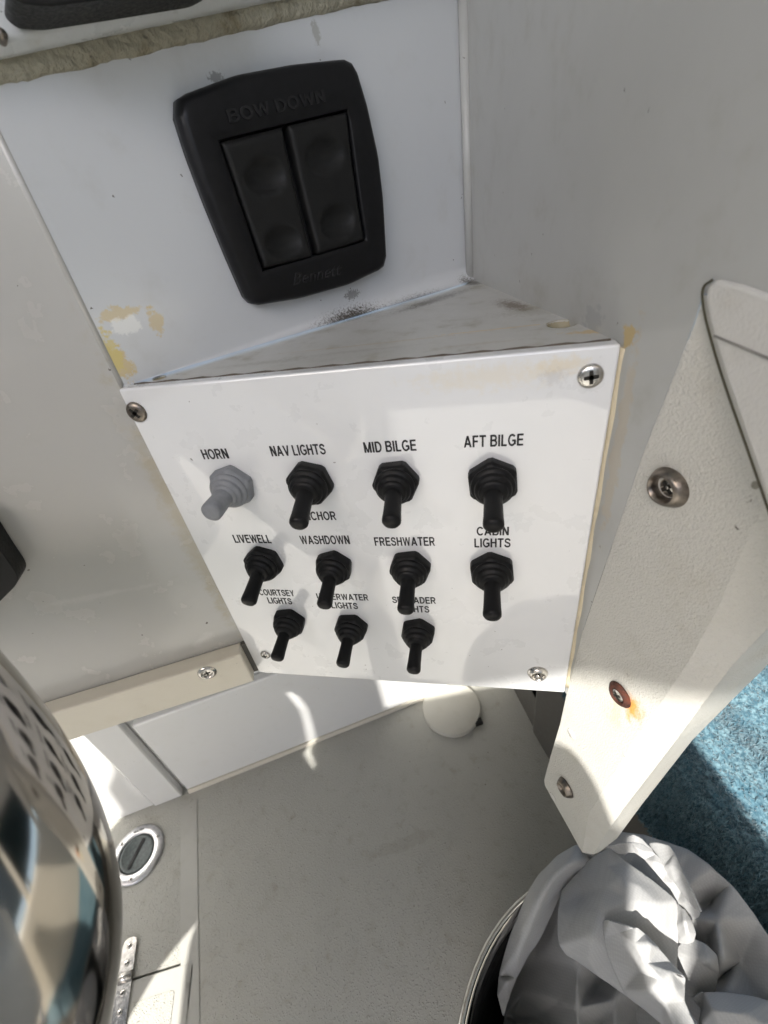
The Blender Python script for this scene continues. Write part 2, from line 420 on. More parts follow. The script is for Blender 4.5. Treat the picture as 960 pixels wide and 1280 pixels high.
# ------------------------------------------------------------------ text
def _sweep(pts, w):
    out = []; n = len(pts); L = []; Rr = []
    for i in range(n):
        a = pts[max(0, i - 1)]; b = pts[min(n - 1, i + 1)]; dx, dy = b[0] - a[0], b[1] - a[1]; l = math.hypot(dx, dy) or 1
        L.append((pts[i][0] - dy / l * w / 2, pts[i][1] + dx / l * w / 2)); Rr.append((pts[i][0] + dy / l * w / 2, pts[i][1] - dx / l * w / 2))
    return [[L[i], L[i + 1], Rr[i + 1], Rr[i]] for i in range(n - 1)]
SW = .205
def _v(x, y0=0., y1=1.): return [[(x - SW / 2, y0), (x + SW / 2, y0), (x + SW / 2, y1), (x - SW / 2, y1)]]
def _h(y, x0, x1, w=.165): return [[(x0, y - w / 2), (x1, y - w / 2), (x1, y + w / 2), (x0, y + w / 2)]]
def _p(x0, y0, x1, y1, w=.205): return [[(x0 - w / 2, y0), (x0 + w / 2, y0), (x1 + w / 2, y1), (x1 - w / 2, y1)]]
def _arc(cx, cy, rx, ry, a0, a1, n=14, w=.178):
    return _sweep([(cx + rx * cos(radians(a0 + (a1 - a0) * k / n)), cy + ry * sin(radians(a0 + (a1 - a0) * k / n))) for k in range(n + 1)], w)
q = SW / 2
_S = [(.61, .73), (.57, .84), (.47, .915), (.33, .93), (.19, .895), (.12, .80), (.11, .71), (.17, .61), (.30, .545), (.45, .49), (.58, .42), (.63, .31), (.60, .18), (.50, .095), (.35, .065), (.20, .095), (.10, .18), (.07, .30)]
GLYPH = {
 'H': (_v(q) + _v(.72 - q) + _h(.53, q, .72 - q), .72), 'I': (_v(q), SW), 'L': (_v(q) + _h(.067, q, .58), .59),
 'T': (_h(.933, 0, .68) + _v(.34), .68), 'E': (_v(q) + _h(.067, q, .65) + _h(.52, q, .61) + _h(.933, q, .64), .66),
 'F': (_v(q) + _h(.50, q, .56) + _h(.933, q, .61), .61), 'N': (_v(q) + _v(.72 - q) + _p(.12, 1, .60, 0, .22), .72),
 'M': (_v(q) + _v(.84 - q) + _p(.11, 1, .42, 0, .17) + _p(.73, 1, .42, 0, .17), .84),
 'A': (_p(.087, 0, .40, 1) + _p(.713, 0, .40, 1) + _h(.30, .18, .62), .80), 'V': (_p(.087, 1, .38, 0) + _p(.673, 1, .38, 0), .76),
 'W': (_p(.087, 1, .29, 0, .165) + _p(.52, 1, .29, 0, .15) + _p(.52, 1, .75, 0, .15) + _p(.953, 1, .75, 0, .165), 1.04),
 'O': (_arc(.40, .5, .325, .44, 0, 360, 30), .80), 'C': (_arc(.40, .5, .325, .44, 38, 322, 26), .75),
 'G': (_arc(.41, .5, .33, .44, 42, 335, 26) + _h(.46, .42, .77) + _v(.70, .12, .46), .79),
 'D': (_v(q) + _h(.933, q, .34) + _h(.067, q, .34) + _arc(.32, .5, .33, .433, -90, 90, 16), .73),
 'B': (_v(q) + _h(.933, q, .42) + _h(.53, q, .42) + _h(.067, q, .42) + _arc(.40, .735, .20, .198, -90, 90, 10) + _arc(.41, .295, .225, .228, -90, 90, 12), .71),
 'P': (_v(q) + _h(.933, q, .40) + _h(.44, q, .40) + _arc(.38, .687, .225, .246, -90, 90, 12), .68),
 'R': (_v(q) + _h(.933, q, .42) + _h(.47, q, .42) + _arc(.40, .70, .225, .232, -90, 90, 12) + _p(.64, 0, .40, .45, .18), .74),
 'U': (_v(q, .32) + _v(.71 - q, .32) + _arc(.355, .34, .2775, .27, 180, 360, 14), .71),
 'Y': (_v(.37, 0, .45) + _p(.09, 1, .37, .38, .18) + _p(.65, 1, .37, .38, .18), .74),
 'K': (_v(q) + _p(.10, .30, .62, 1, .2) + _p(.28, .55, .66, 0, .2), .74), 'S': (_sweep(_S, .175), .70), ' ': ([], .22)}
def letters(body, mat, parent, M, width, height, depth=.00012, gap=.105):
    polys = []; x = 0
    for ch in body:
        g, adv = GLYPH[ch]
        polys += [[(px_ + x, py_) for px_, py_ in q_] for q_ in g]; x += adv + gap
    x -= gap; vs = []; fs = []
    for q_ in polys:
        if area2(q_) < 0: q_ = q_[::-1]
        n = len(q_); k = len(vs)
        vs += [M @ V(((a / x - .5) * width, b_ * height, depth)) for a, b_ in q_] + [M @ V(((a / x - .5) * width, b_ * height, 0)) for a, b_ in q_]
        fs.append([k + i for i in range(n)])
        for i in range(n): fs.append((k + i, k + n + i, k + n + (i + 1) % n, k + (i + 1) % n))
    me = bpy.data.meshes.new('lettering'); me.from_pydata([tuple(v) for v in vs], [], fs); me.update()
    return finish('lettering', me, mat, parent)
def text_mesh(body, mat, parent, M, width=None, height=.003, bold=.0, depth=.00012, shear=0., name='lettering', spacing=1.0):
    cu = bpy.data.curves.new('t', 'FONT'); cu.body = body; cu.size = 1.0; cu.extrude = 0; cu.offset = bold; cu.shear = shear
    cu.space_character = spacing; cu.resolution_u = 4
    ob = bpy.data.objects.new('t', cu); COL.objects.link(ob)
    dg = bpy.context.evaluated_depsgraph_get(); me = bpy.data.meshes.new_from_object(ob.evaluated_get(dg))
    bpy.data.objects.remove(ob)
    xs = [v.co.x for v in me.vertices]; ys = [v.co.y for v in me.vertices]
    x0, x1, y0, y1 = min(xs), max(xs), min(ys), max(ys)
    sy = height / (y1 - y0); sx = width / (x1 - x0) if width else sy
    bm = bmesh.new(); bm.from_mesh(me)
    for v in bm.verts:
        v.co = V(((v.co.x - (x0 + x1) / 2) * sx, (v.co.y - y0) * sy, 0))
    g = bmesh.ops.extrude_face_region(bm, geom=bm.faces[:])
    bmesh.ops.translate(bm, verts=[e for e in g['geom'] if isinstance(e, bmesh.types.BMVert)], vec=(0, 0, depth))
    bm.transform(M); bmesh.ops.recalc_face_normals(bm, faces=bm.faces); bm.to_mesh(me); bm.free(); me.materials.clear()
    me.name = name
    return finish(name, me, mat, parent)

# ================================================================== SETTING
def floor_outline(pts): return [V((x, y, FL)) for x, y in pts]
sea = mesh('sea', [(-3000, -3000, -1.6), (3000, -3000, -1.6), (3000, 3000, -1.6), (-3000, 3000, -1.6)], [(0, 1, 2, 3)],
           gel('sea_water', (.02, .06, .08), rough=.12, specks=0, bump=.6, bscale=1.2)); tag(sea, kind='structure')
def zp(p, z=FL): return on(p, Z, (0, 0, z))
# cockpit sole: non-skid sheet with the hatch opening, on top of a hull floor slab
H0, H1 = zp((206, 1208)), zp((245, 1196))
hd = (zp((246, 1197)) - zp((168, 1222))).normalized()
hn = V((hd.y, -hd.x, 0))
hc = zp((246, 1197))
def hp(a, b_, z=0.): return hc - hd * a + hn * b_ + Z * z
hatch_out = rounded([hp(0, 0), hp(.32, 0), hp(.32, .30), hp(0, .30)], .008, 4)
sole_poly = [V((-1.6, -2.6, FL)), V((1.5, -2.6, FL)), V((1.5, .9, FL)), V((-1.6, .9, FL))]
deck = prism('cockpit_floor', sole_poly, (0, 0, -.03), g_floor, holes=[list(reversed(hatch_out))]); tag(deck, kind='structure')
box('hatch_gutter', (-.03, -.03, -.02), (.36, .34, -.0302 + .0), simple('dark_gutter', (.08, .07, .055), .7), deck,
    M=Matrix.Translation(hc + Z * 0) @ Matrix((-hd, hn, Z)).transposed().to_4x4() if False else Matrix.Translation(hc) @ Matrix(((-hd.x, hn.x, 0, 0), (-hd.y, hn.y, 0, 0), (0, 0, 1, 0), (0, 0, 0, 1))))
# smooth gutter strip moulded between the two non-skid fields
s0, s1, s2, s3 = zp((226, 1012)), zp((246, 1000)), zp((250, 1300)), zp((226, 1300))
strip = mesh('smooth_strip', [p + Z * .001 for p in (s0, s1, s2, s3)], [(0, 1, 2, 3)], g_smooth, deck)
hatch = empty('floor_hatch', 'white non-skid floor hatch with rounded corner beside the steel hinge', 'hatch', hp(.16, .15))
gap = .0028
prism('lid', rounded([hp(gap, gap, .001), hp(.318, gap, .001), hp(.318, .298, .001), hp(gap, .298, .001)], .008, 4), (0, 0, -.018), g_smooth, hatch, bevel=.0015)
prism('nonskid_pad', rounded([hp(.028, .028, .0016), hp(.29, .028, .0016), hp(.29, .27, .0016), hp(.028, .27, .0016)], .006, 4), (0, 0, -.002), g_floor, hatch)

# hinge
hg = empty('hatch_hinge', 'polished steel strap hinge joining the floor hatch to the deck', 'hinge', zp((160, 1225)))
ha, hb = zp((165, 1172)), zp((148, 1290)); ht = (hb - ha).normalized(); hs = V((-ht.y, ht.x, 0)); L_ = (hb - ha).length
def hgp(t, s, z): return ha + ht * t + hs * s + Z * z
wv = .011
m1 = rounded([hgp(0, -wv, .004), hgp(L_ * .42, -wv, .004), hgp(L_ * .42, wv, .004), hgp(0, wv, .004)], [.010, 0, 0, .010], 6)
prism('leaf', m1, (0, 0, -.003), steel, hg, bevel=.0006)
m2 = rounded([hgp(L_ * .50, -wv, .004), hgp(L_ * 1.1, -wv, .004), hgp(L_ * 1.1, wv, .004), hgp(L_ * .5, wv, .004)], [0, .010, .010, 0], 6)
prism('leaf', m2, (0, 0, -.003), steel, hg, bevel=.0006)
vs, fs = tube([hgp(L_ * .46, -wv, .006), hgp(L_ * .46, wv, .006)], .0055, 14); mesh('knuckle', vs, fs, steel, hg, smooth=True, angle=40)
for t in (.10, .30, .62, .82, 1.0):
    pan_screw(hg, Matrix.Translation(hgp(L_ * t, 0, .004)), .0042, .0012)

# deck plate
pc = zp((172, 1068))
dp = empty('deck_fill_plate', 'round cast steel deck plate with slotted grey cap set in the floor', 'deck plate', pc)
MT = Matrix.Translation(pc + Z * .0)
RO = .047
vs, fs = lathe([(RO, 0), (RO, .003), (RO * .95, .0052), (RO * .70, .0062), (RO * .66, .0052), (RO * .655, .001)], MT, 56, cap0=False, cap1=False)
mesh('flange', vs, fs, cast, dp, smooth=True)
vs, fs = lathe([(RO * .625, .0005), (RO * .625, .0045), (RO * .60, .0052), (RO * .52, .0052), (RO * .505, .0045), (.00001, .0045)], MT, 48)
capo = mesh('cap', vs, fs, grey_pl, dp, smooth=True)
vs, fs = lathe([(RO * .66, .0003), (RO * .66, .0008), (.0001, .0008)], MT, 32); mesh('recess_ring', vs, fs, black_in, dp)
sl = (zp((181, 1051)) - zp((163, 1086))).normalized(); sn = V((-sl.y, sl.x, 0))
slot = []
for k in range(24):
    a = 2 * pi * k / 24; x = cos(a) * .0028 + (.021 if cos(a) > 0 else -.021); y = sin(a) * .0028 * (1.0)
    slot.append(pc + sl * x + sn * y + Z * .0056)
prism('slot', slot, (0, 0, -.0012), black_in, dp)
for q in ((197, 1048), (156, 1058), (166, 1096)):
    P = zp(q); P = pc + (P - pc).normalized() * RO * .82; pan_screw(dp, Matrix.Translation(P + Z * .0052), .0035, .0014)
Mt = Matrix.Translation(pc + (zp((176, 1038)) - pc).normalized() * RO * .80 + Z * .0062)
td = (zp((188, 1034)) - zp((163, 1044))).normalized()
Mt = Mt @ Matrix.Rotation(atan2(td.y, td.x), 4, 'Z') @ Matrix.Translation((0, -.002, 0))
letters('WATER', steel_dark, dp, Mt, .020, .004, .0002)

# half-round cover against the cabinet and the black clip next to it
dc = zp((563, 884)); dc = V((.092, .352, FL))
cvr = empty('half_round_cover', 'round cream cover disc on the floor against the white cabinet', 'cover', dc)
Rd = .061
vs, fs = lathe([(Rd, 0), (Rd, .007), (Rd * .975, .010), (Rd * .5, .0125), (.0001, .013)], Matrix.Translation(dc), 56)
mesh('disc', vs, fs, gel('cream_plastic', (.52, .505, .45), rough=.5, specks=.6, speck_scale=200, bump=.03, bscale=40), cvr, smooth=True, bevel=.0006)
P = zp((598, 904)); clip = box('floor_clip', (-.008, -.006, 0), (.008, .006, .010), black_p, None, bevel=.001, M=Matrix.Translation(P) @ Matrix.Rotation(.4, 4, 'Z'))
tag(clip, 'tiny black plastic clip beside the cream cover disc', 'clip')

# hull liner and stepped lining under the side, in a dark colour
hl0, hl1 = V((.222, .412, 0)), V((.400, -.035, 0))
HL = Plane(hl0, (hl1 - hl0).xy)
liner = empty('side_lining', 'dark side lining below the coaming, behind the switch panel', 'side lining', hl0 + Z * FL)
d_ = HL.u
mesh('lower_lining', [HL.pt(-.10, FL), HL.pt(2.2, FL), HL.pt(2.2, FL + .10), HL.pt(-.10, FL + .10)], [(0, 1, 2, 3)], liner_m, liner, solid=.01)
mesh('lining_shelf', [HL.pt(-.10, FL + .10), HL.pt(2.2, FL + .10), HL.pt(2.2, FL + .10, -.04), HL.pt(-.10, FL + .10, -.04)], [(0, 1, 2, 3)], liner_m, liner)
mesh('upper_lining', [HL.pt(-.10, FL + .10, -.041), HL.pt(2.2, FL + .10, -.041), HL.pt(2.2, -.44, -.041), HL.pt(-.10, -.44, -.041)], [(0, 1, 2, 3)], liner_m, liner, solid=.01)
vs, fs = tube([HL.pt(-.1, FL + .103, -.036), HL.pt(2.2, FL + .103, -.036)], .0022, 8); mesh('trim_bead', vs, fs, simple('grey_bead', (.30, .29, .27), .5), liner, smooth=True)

# ================================================================== CABINET below the console
cab = empty('lower_cabinet', 'white lower cabinet with a recessed door, between console and floor', 'cabinet', CB.q + Z * FL)
def cbuv(p): return CB.uv(CB.px(p))
du0 = cbuv((232, 994))[0]
top = -.60
# frame carcass (behind), door, pilaster, left panel
mesh('carcass', [CB.pt(-1.4, FL - .002, -.018), CB.pt(1.2, FL - .002, -.018), CB.pt(1.2, -.20, -.018), CB.pt(-1.4, -.20, -.018)], [(0, 1, 2, 3)], g_white, cab)
dl = du0 + .008
prism('door', [CB.pt(dl, FL + .012, 0), CB.pt(1.0, FL + .012, 0), CB.pt(1.0, top, 0), CB.pt(dl, top, 0)], -CB.n * .016, g_white, cab, bevel=.003, seg=3)
prism('top_rail', [CB.pt(dl, top + .012, -.006), CB.pt(1.0, top + .012, -.006), CB.pt(1.0, -.21, -.006), CB.pt(dl, -.21, -.006)], -CB.n * .010, g_white, cab, bevel=.002)
prism('kick_trim', [CB.pt(dl, FL, .003), CB.pt(1.0, FL, .003), CB.pt(1.0, FL + .009, .001), CB.pt(dl, FL + .009, .001)], -CB.n * .014, g_cream, cab, bevel=.0015)
pl0 = cbuv((191, 1006))[0]
prism('stile', [CB.pt(pl0, FL, .001), CB.pt(du0 - .004, FL, .001), CB.pt(du0 - .004, -.21, .001), CB.pt(pl0, -.21, .001)], -CB.n * .016, g_white, cab, bevel=.003)
prism('side_panel', [CB.pt(-1.3, FL, -.004), CB.pt(pl0 - .0015, FL, -.004), CB.pt(pl0 - .0015, -.21, -.004), CB.pt(-1.3, -.21, -.004)], -CB.n * .013, g_white, cab, bevel=.001)
sm_ = CB.uv(CB.px((95, 984)))
prism('seam', [CB.pt(sm_[0] - .25, sm_[1], -.0035), CB.pt(sm_[0] + .01, sm_[1], -.0035), CB.pt(sm_[0] + .01, sm_[1] + .0018, -.0035), CB.pt(sm_[0] - .25, sm_[1] + .0018, -.0035)], -CB.n * .002, steel_dark, cab)

# ================================================================== HELM CONSOLE
con = empty('helm_console', 'white moulded helm console with angled face and dirty triangular ledge', 'console', (0, .05, FL))
# left face: slab from the ledge corner out to the left
LB, LT = -.186, .22
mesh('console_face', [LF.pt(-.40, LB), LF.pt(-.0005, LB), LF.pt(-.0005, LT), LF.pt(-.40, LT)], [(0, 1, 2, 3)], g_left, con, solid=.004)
mesh('underside', [LF.pt(-.40, LB - .02, -.002), LF.pt(.25, LB - .02, -.002), CB.pt(1.0, LB - .03, -.01), CB.pt(-.1, LB - .03, -.01)], [(0, 1, 2, 3)], g_left, con)
# upper face with a fillet into the ledge
cu_ = (UP.uv(V((.1572, .1772, 0))))[0]
prof = [(.0, .32)] + [(0.0, .016)] + [(.012 * (1 - cos(a)) , .012 * (1 - sin(a)) + .001) for a in [pi / 2 * k / 6 for k in range(0, 7)]][0:0]
nseg = 7; rf = .010
def up_section(u, r):
    pts = [UP.pt(u, .125 + .01 * u / cu_, 0), UP.pt(u, .06, 0), UP.pt(u, r, 0)]
    for k in range(1, nseg + 1):
        a = pi / 2 * k / nseg; pts.append(UP.pt(u, r - r * sin(a), r - r * cos(a)))
    return pts
rings = []
nu = 24
for i in range(nu + 1):
    u = cu_ * i / nu; rings.append(up_section(u, max(.0008, rf * min(1, (i / 20) ** 1.2))))
vs, fs = loft(rings, False, False, closed=False)
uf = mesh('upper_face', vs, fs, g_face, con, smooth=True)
# upper face extension to the right behind the liner corner and rounded vertical edge at the left
vs, fs = tube([UP.pt(.0, -.001, -.0016), UP.pt(.0, .14, -.0016)], .0018, 14); mesh('corner_bead', vs, fs, g_left, con, smooth=True)
# ledge with counterbored holes
def circ(c, r, n=20, z=0, sq=1., ang=0.):
    return [V(c) + V((r * cos(2 * pi * k / n + ang), r * sq * sin(2 * pi * k / n + ang), z)) for k in range(n)]
hole_px = [((160, 466), .0050), ((207, 463), .0031), ((702, 405), .0060)]
lz = -.0005
holes = []
for (p, r) in hole_px:
    c_ = zp(p, lz) if p[0] != 207 else V((.0128, .0135, lz)); holes.append((c_, r))
# keep the first hole inside the ledge
lp = [V((-.010, .0074, lz)), V((.213, .0075, lz)), V((.214, .030, lz)), V((.162, .190, lz)), V((.146, .178, lz))]
cc0 = holes[0][0]
led_h = [list(reversed(circ(c_, r))) for c_, r in holes[1:]]
# ledge front edge rolls over a 4 mm lip to the gap behind the panel
prism('ledge', lp, (0, 0, -.02), g_ledge, con, holes=led_h, bevel=0)
vs, fs = tube([V((-.008, .0076, lz - .0025)), V((.213, .0076, lz - .0025))], .0025, 12); mesh('ledge_lip', vs, fs, g_ledge, con, smooth=True)
for c_, r in holes[1:]:
    vs, fs = lathe([(r * 1.04, .0002), (r * .95, -.0012), (r * .80, -.0045), (r * .75, -.012), (.0001, -.012)], Matrix.Translation(c_ + Z * .0), 24, cap0=False)
    mesh('plugged_hole', vs, fs, gel('hole_filler', (.30, .27, .18), rough=.6, grime=.3, specks=0), con, smooth=True)
# smear of filler over the third hole
vs, fs = lathe([(.0062, -.0004), (.0052, .0007), (.003, .0010), (.0001, .0011)], Matrix.Translation(cc0 + V((.0005, .001, .0005))) @ Matrix.Diagonal((1.2, .8, 1, 1)), 24)
mesh('filler_patch', vs, fs, gel('filler', (.40, .40, .30), rough=.6, grime=.3, specks=0), con, smooth=True)
# switch box sides below the ledge, behind the plate
mesh('end_filler', [LF.pt(-.001, -.204, -.001), LF.pt(.04, -.204, -.001), LF.pt(.04, -.004, -.001), LF.pt(-.001, -.004, -.001)], [(0, 1, 2, 3)], liner_m, con)
box('switch_box', (.004, .0062, -.205), (.2085, .022, -.0205), g_ledge, con)
# fascia above the sealant, leaning over the upper face
SB = [UP.px(p, .0) for p in ((-60, 98), (0, 87), (120, 63), (250, 35), (400, 3), (520, -22), (640, -48))]
path = crom(SB, 16)
vs = []; fs = []; nn = 14; rng = random.Random(3)
for i, p in enumerate(path):
    hgt = .0072 + rng.uniform(-.0005, .0005) + .0004 * sin(i * .7); dpth = .0022 + rng.uniform(-.0003, .0003)
    for k in range(nn + 1):
        a = pi * k / nn; vs.append(p + UP.n * (dpth * sin(a)) + Z * (-hgt / 2 * cos(a)) * 1.0)
for i in range(len(path) - 1):
    for k in range(nn): fs.append((i * (nn + 1) + k, i * (nn + 1) + k + 1, (i + 1) * (nn + 1) + k + 1, (i + 1) * (nn + 1) + k))
mesh('sealant_bead', vs, fs, seal_m, con, smooth=True)
def fas(p, off): return UP.px(p, off)
lo = [fas(p, .006) for p in ((-80, 88), (0, 70), (120, 44), (250, 17), (400, -14), (640, -62))]
hi1 = [fas(p, .010) for p in ((-80, 62), (0, 48), (120, 23), (250, -4), (400, -34), (640, -84))]
lo = [p - UP.n * 0 for p in lo]
up2 = [p - UP.n * .030 + Z * .055 for p in hi1]
bk = [p - UP.n * .010 for p in lo]
n_ = len(lo); vs = bk + lo + hi1 + up2; fs = []
for k in range(3):
    for i in range(n_ - 1): fs.append((k * n_ + i, k * n_ + i + 1, (k + 1) * n_ + i + 1, (k + 1) * n_ + i))
mesh('dash_fascia', vs, fs, gel('dash_gelcoat', (.60, .62, .62), rough=.3, specks=1, speck_scale=420, bump=.08, bscale=120, grime=.2), con, bevel=.0018, seg=3)

# batten
bat = empty('cream_batten', 'cream plastic batten screwed along the foot of the grey console face', 'batten', LF.pt(-.1, -.2))
bz1 = LF.uv(LF.px((310, 805), .012))[1]
BT = .012
def lfu(p, off): return LF.uv(LF.px(p, off))
b_top = lfu((200, 850), BT)[1]; b_bot = lfu((200, 885), BT)[1]
u_end_t = lfu((306, 822), BT)[0]; u_end_b = lfu((327, 845), BT)[0]
b_bot = lfu((190, 893), BT)[1]
prism('batten', [LF.pt(-.39, b_bot, BT), LF.pt(-.0045, b_bot, BT), LF.pt(-.0045, b_top, BT), LF.pt(-.39, b_top, BT)], -LF.n * (BT - .0004), g_cream, bat, bevel=.0012, seg=3)
prism('end_gap', [LF.pt(-.0047, b_bot, BT * .3), LF.pt(-.0004, b_bot, BT * .3), LF.pt(-.0004, b_top, BT * .3), LF.pt(-.0047, b_top, BT * .3)], -LF.n * (BT * .25), liner_m, bat)
P = LF.px((259, 841), BT); washer_screw(bat, LF.mat(P), .0062, hgt=.0016, wm=steel)

# ================================================================== SWITCH PANEL
sp = empty('switch_panel', 'glossy white switch panel with black lettering and four steel screws', 'switch panel', (.105, .003, -.107))
Wp, Hp = .2100, .2142
ol = rounded([V((0, 0, 0)), V((Wp, 0, 0)), V((Wp, 0, -Hp)), V((0, 0, -Hp))], .0012, 3)
prism('plate', ol, (0, .006, 0), g_plate, sp, bevel=.0011, seg=3)
def onp(p, off=0.): return PAN.px(p, off)
def label_px(body, a, b_, hpx, name='lettering'):
    """baseline from pixel a to pixel b_"""
    A, B = onp(a), onp(b_)
    mid = (A + B) / 2; top_ = onp(((a[0] + b_[0]) / 2, (a[1] + b_[1]) / 2 - hpx)); h = top_.z - mid.z
    wd = (B - A).length; ang = atan2(B.z - A.z, B.x - A.x)
    Mx = PAN.mat(V((mid.x, -.00002, mid.z))) @ Matrix.Rotation(ang * .5, 4, 'Z')
    return letters(body, ink, sp, Mx, wd, h)
label_px('HORN', (255, 574), (287, 573), 12.5)
label_px('NAV LIGHTS', (340, 570), (408, 568), 13)
label_px('MID BILGE', (456, 566), (521, 563), 13.5)
label_px('AFT BILGE', (580, 559), (654, 557), 14.5)
label_px('ANCHOR', (374, 650), (421, 650), 10.5)
label_px('LIVEWELL', (294, 678), (340, 679), 10)
label_px('WASHDOWN', (377, 680), (438, 680), 10.5)
label_px('FRESHWATER', (469, 682), (544, 682), 10.5)
label_px('CABIN', (596, 669), (636, 669), 10.5)
label_px('LIGHTS', (593, 684), (638, 684), 11)
label_px('COURTSEY', (325, 743.5), (369, 745.5), 7.4)
label_px('LIGHTS', (336, 753.8), (366, 755.6), 7.4)
label_px('UNDERWATER', (397, 749), (461, 750.5), 7.4)
label_px('LIGHTS', (415, 760), (448, 761.3), 7.4)
label_px('SPREADER', (491, 753.6), (545, 754.4), 7.8)
label_px('LIGHTS', (502, 765), (537, 765.4), 7.8)
for p, r in (((171, 515), .0050), ((738, 470), .0047), ((332, 818), .0036)):
    pan_screw(sp, PAN.mat(V((onp(p).x, 0, onp(p).z))), r, .0018, steel_d if p[0] < 200 else steel)
P = onp((672, 841)); washer_screw(sp, PAN.mat(V((P.x, 0, P.z))), .0062, hgt=.0030, wm=steel)
# adhesive bead between the plate and the side wall, and dark strip drawn in place of the open gap over the plate
bd = []
for k in range(41):
    z = -.002 - k * .0052; bd.append(V((Wp + .0022 + .0003 * sin(k * 1.3), .0035 + .0004 * sin(k * .9), z)))
vs, fs = tube(bd, .0028, 10); mesh('adhesive_bead', vs, fs, bead_m, sp, smooth=True)
vs, fs = tube([V((.004 + k * .0051,   .0070, -.0008 + .0003 * sin(k * 2.1))) for k in range(41)], .0009, 8)
mesh('dark_gap_line', vs, fs, simple('dark_gap_strip', (.11, .09, .07), .8, bump=.5), sp, smooth=True)

# toggle switches
def hexring(M, r, h, rot_, n=36, soft=.12):
    pts = []
    for k in range(n):
        a = 2 * pi * k / n; b_ = ((a - rot_) % (pi / 3)) - pi / 6
        rr = r * cos(pi / 6) / cos(b_); rr = min(rr, r * (1 - soft * .3))
        pts.append(M @ V((rr * cos(a), rr * sin(a), h)))
    return pts
def toggle(px, label, name='toggle_switch', tilt=18, s=1.0, mat=rubber, lever=.0212, lr=.0041, yaw=0., rot_=None, tipr=1.06, group='rubber booted toggle switches on the white panel'):
    P = on(px, (0, 1, 0), (0, -.0042, 0)); P = V((P.x, 0, P.z))
    t = empty(name, label, 'toggle switch', P, group)
    Mx = PAN.mat(P); r = .0119 * s; rot_ = random.uniform(-.5, .5) if rot_ is None else rot_
    h = [0, .0038, .0056, .0058]
    rings = [hexring(Mx, r * k, hh, rot_) for k, hh in ((1.0, -.0001), (1.0, .0042), (.90, .0056), (.80, .0058))]
    vs, fs = loft(rings, True, True); mesh('hex_nut', vs, fs, mat, t, smooth=False, bevel=.0004, angle=25)
    prof = [(r * .80, .0052), (r * .82, .0062), (r * .78, .0073), (r * .70, .0076), (r * .66, .0080), (r * .68, .0088), (r * .62, .0098), (r * .54, .0102), (r * .52, .0108), (r * .50, .0114), (r * .40, .0120), (.0001, .0122)]
    vs, fs = lathe(prof, Mx, 36); mesh('boot', vs, fs, mat, t, smooth=True)
    Mr = Mx @ Matrix.Translation((0, 0, .0080)) @ Matrix.Rotation(radians(tilt + random.uniform(-2, 2)), 4, 'X') @ Matrix.Rotation(radians(yaw + random.uniform(-3, 3)), 4, 'Y')
    lr = lr * s; L = lever * s
    prof = [(lr * 1.12, 0), (lr * 1.0, .003), (lr * .95, L * .35), (lr * 1.0, L * .7), (lr * tipr, L * .86), (lr * tipr * .98, L * .92), (lr * tipr * .80, L * .97), (lr * tipr * .45, L * .995), (.0001, L)]
    vs, fs = lathe(prof, Mr, 28); mesh('lever', vs, fs, mat, t, smooth=True)
    return t
hn_ = toggle((288, 611), 'grey rubber-covered push button beneath the HORN lettering', 'push_button', tilt=0, mat=rubber_g, lever=.0170, lr=.0050, tipr=1.0, rot_=.3, group=None); hn_['category'] = 'push button'
toggle((386, 607), 'black toggle switch beneath NAV LIGHTS, its lever over the ANCHOR lettering', tilt=16)
toggle((494, 606), 'black toggle switch beneath the MID BILGE lettering', tilt=15, s=.96)
toggle((616, 606), 'black toggle switch beneath AFT BILGE, its lever tip over CABIN', tilt=14)
toggle((328, 707), 'black toggle switch beneath LIVEWELL, lowest row but one at the left edge', tilt=17, s=.98)
toggle((416, 712), 'black toggle switch beneath WASHDOWN, its lever over UNDERWATER LIGHTS', tilt=16, s=.93)
toggle((512, 714), 'black toggle switch beneath FRESHWATER, its lever over SPREADER LIGHTS', tilt=16, s=.98)
toggle((615, 718), 'black toggle switch beneath the CABIN LIGHTS lettering', tilt=15, s=1.02)
toggle((360, 781), 'small black toggle switch beneath the COURTSEY LIGHTS lettering', tilt=13, s=.93)
toggle((438, 788), 'small black toggle switch beneath the UNDERWATER LIGHTS lettering', tilt=12, s=.92)
toggle((522, 794), 'small black toggle switch beneath the SPREADER LIGHTS lettering', tilt=12, s=.92)

# ================================================================== TRIM TAB SWITCH
ts = empty('trim_switch', 'black double rocker switch with embossed BOW DOWN lettering on the upper face', 'rocker switch', UP.px((370, 230)))
hD = .0085
outl = [(221, 128), (233, 117), (300, 92), (370, 79), (436, 72), (447, 80), (462, 130), (476, 195), (482, 250), (486, 325), (482, 335), (440, 355), (380, 372), (325, 381), (314, 376), (290, 320), (262, 250), (240, 190)]
def upl(p, off=0.): return UP.uv(UP.px(p, off))
front = [upl(p, hD) for p in outl]
opn = [upl(p, hD) for p in ((274, 175), (436, 136), (459, 301), (329, 339))]
cen = (sum(p[0] for p in opn) / 4, sum(p[1] for p in opn) / 4)
def radial(poly, c, n, angs=None):
    out = []
    for k in range(n):
        a = 2 * pi * k / n if angs is None else angs[k]; d = (cos(a), sin(a)); best = None
        for i in range(len(poly)):
            p, q = poly[i], poly[(i + 1) % len(poly)]
            ex, ey = q[0] - p[0], q[1] - p[1]; den = d[0] * ey - d[1] * ex
            if abs(den) < 1e-12: continue
            px_, py_ = p[0] - c[0], p[1] - c[1]
            t = (px_ * ey - py_ * ex) / den; s = (px_ * d[1] - py_ * d[0]) / den
            if t > 0 and -1e-6 <= s <= 1 + 1e-6: best = t if best is None else max(best, t)
        out.append((c[0] + d[0] * best, c[1] + d[1] * best))
    return out
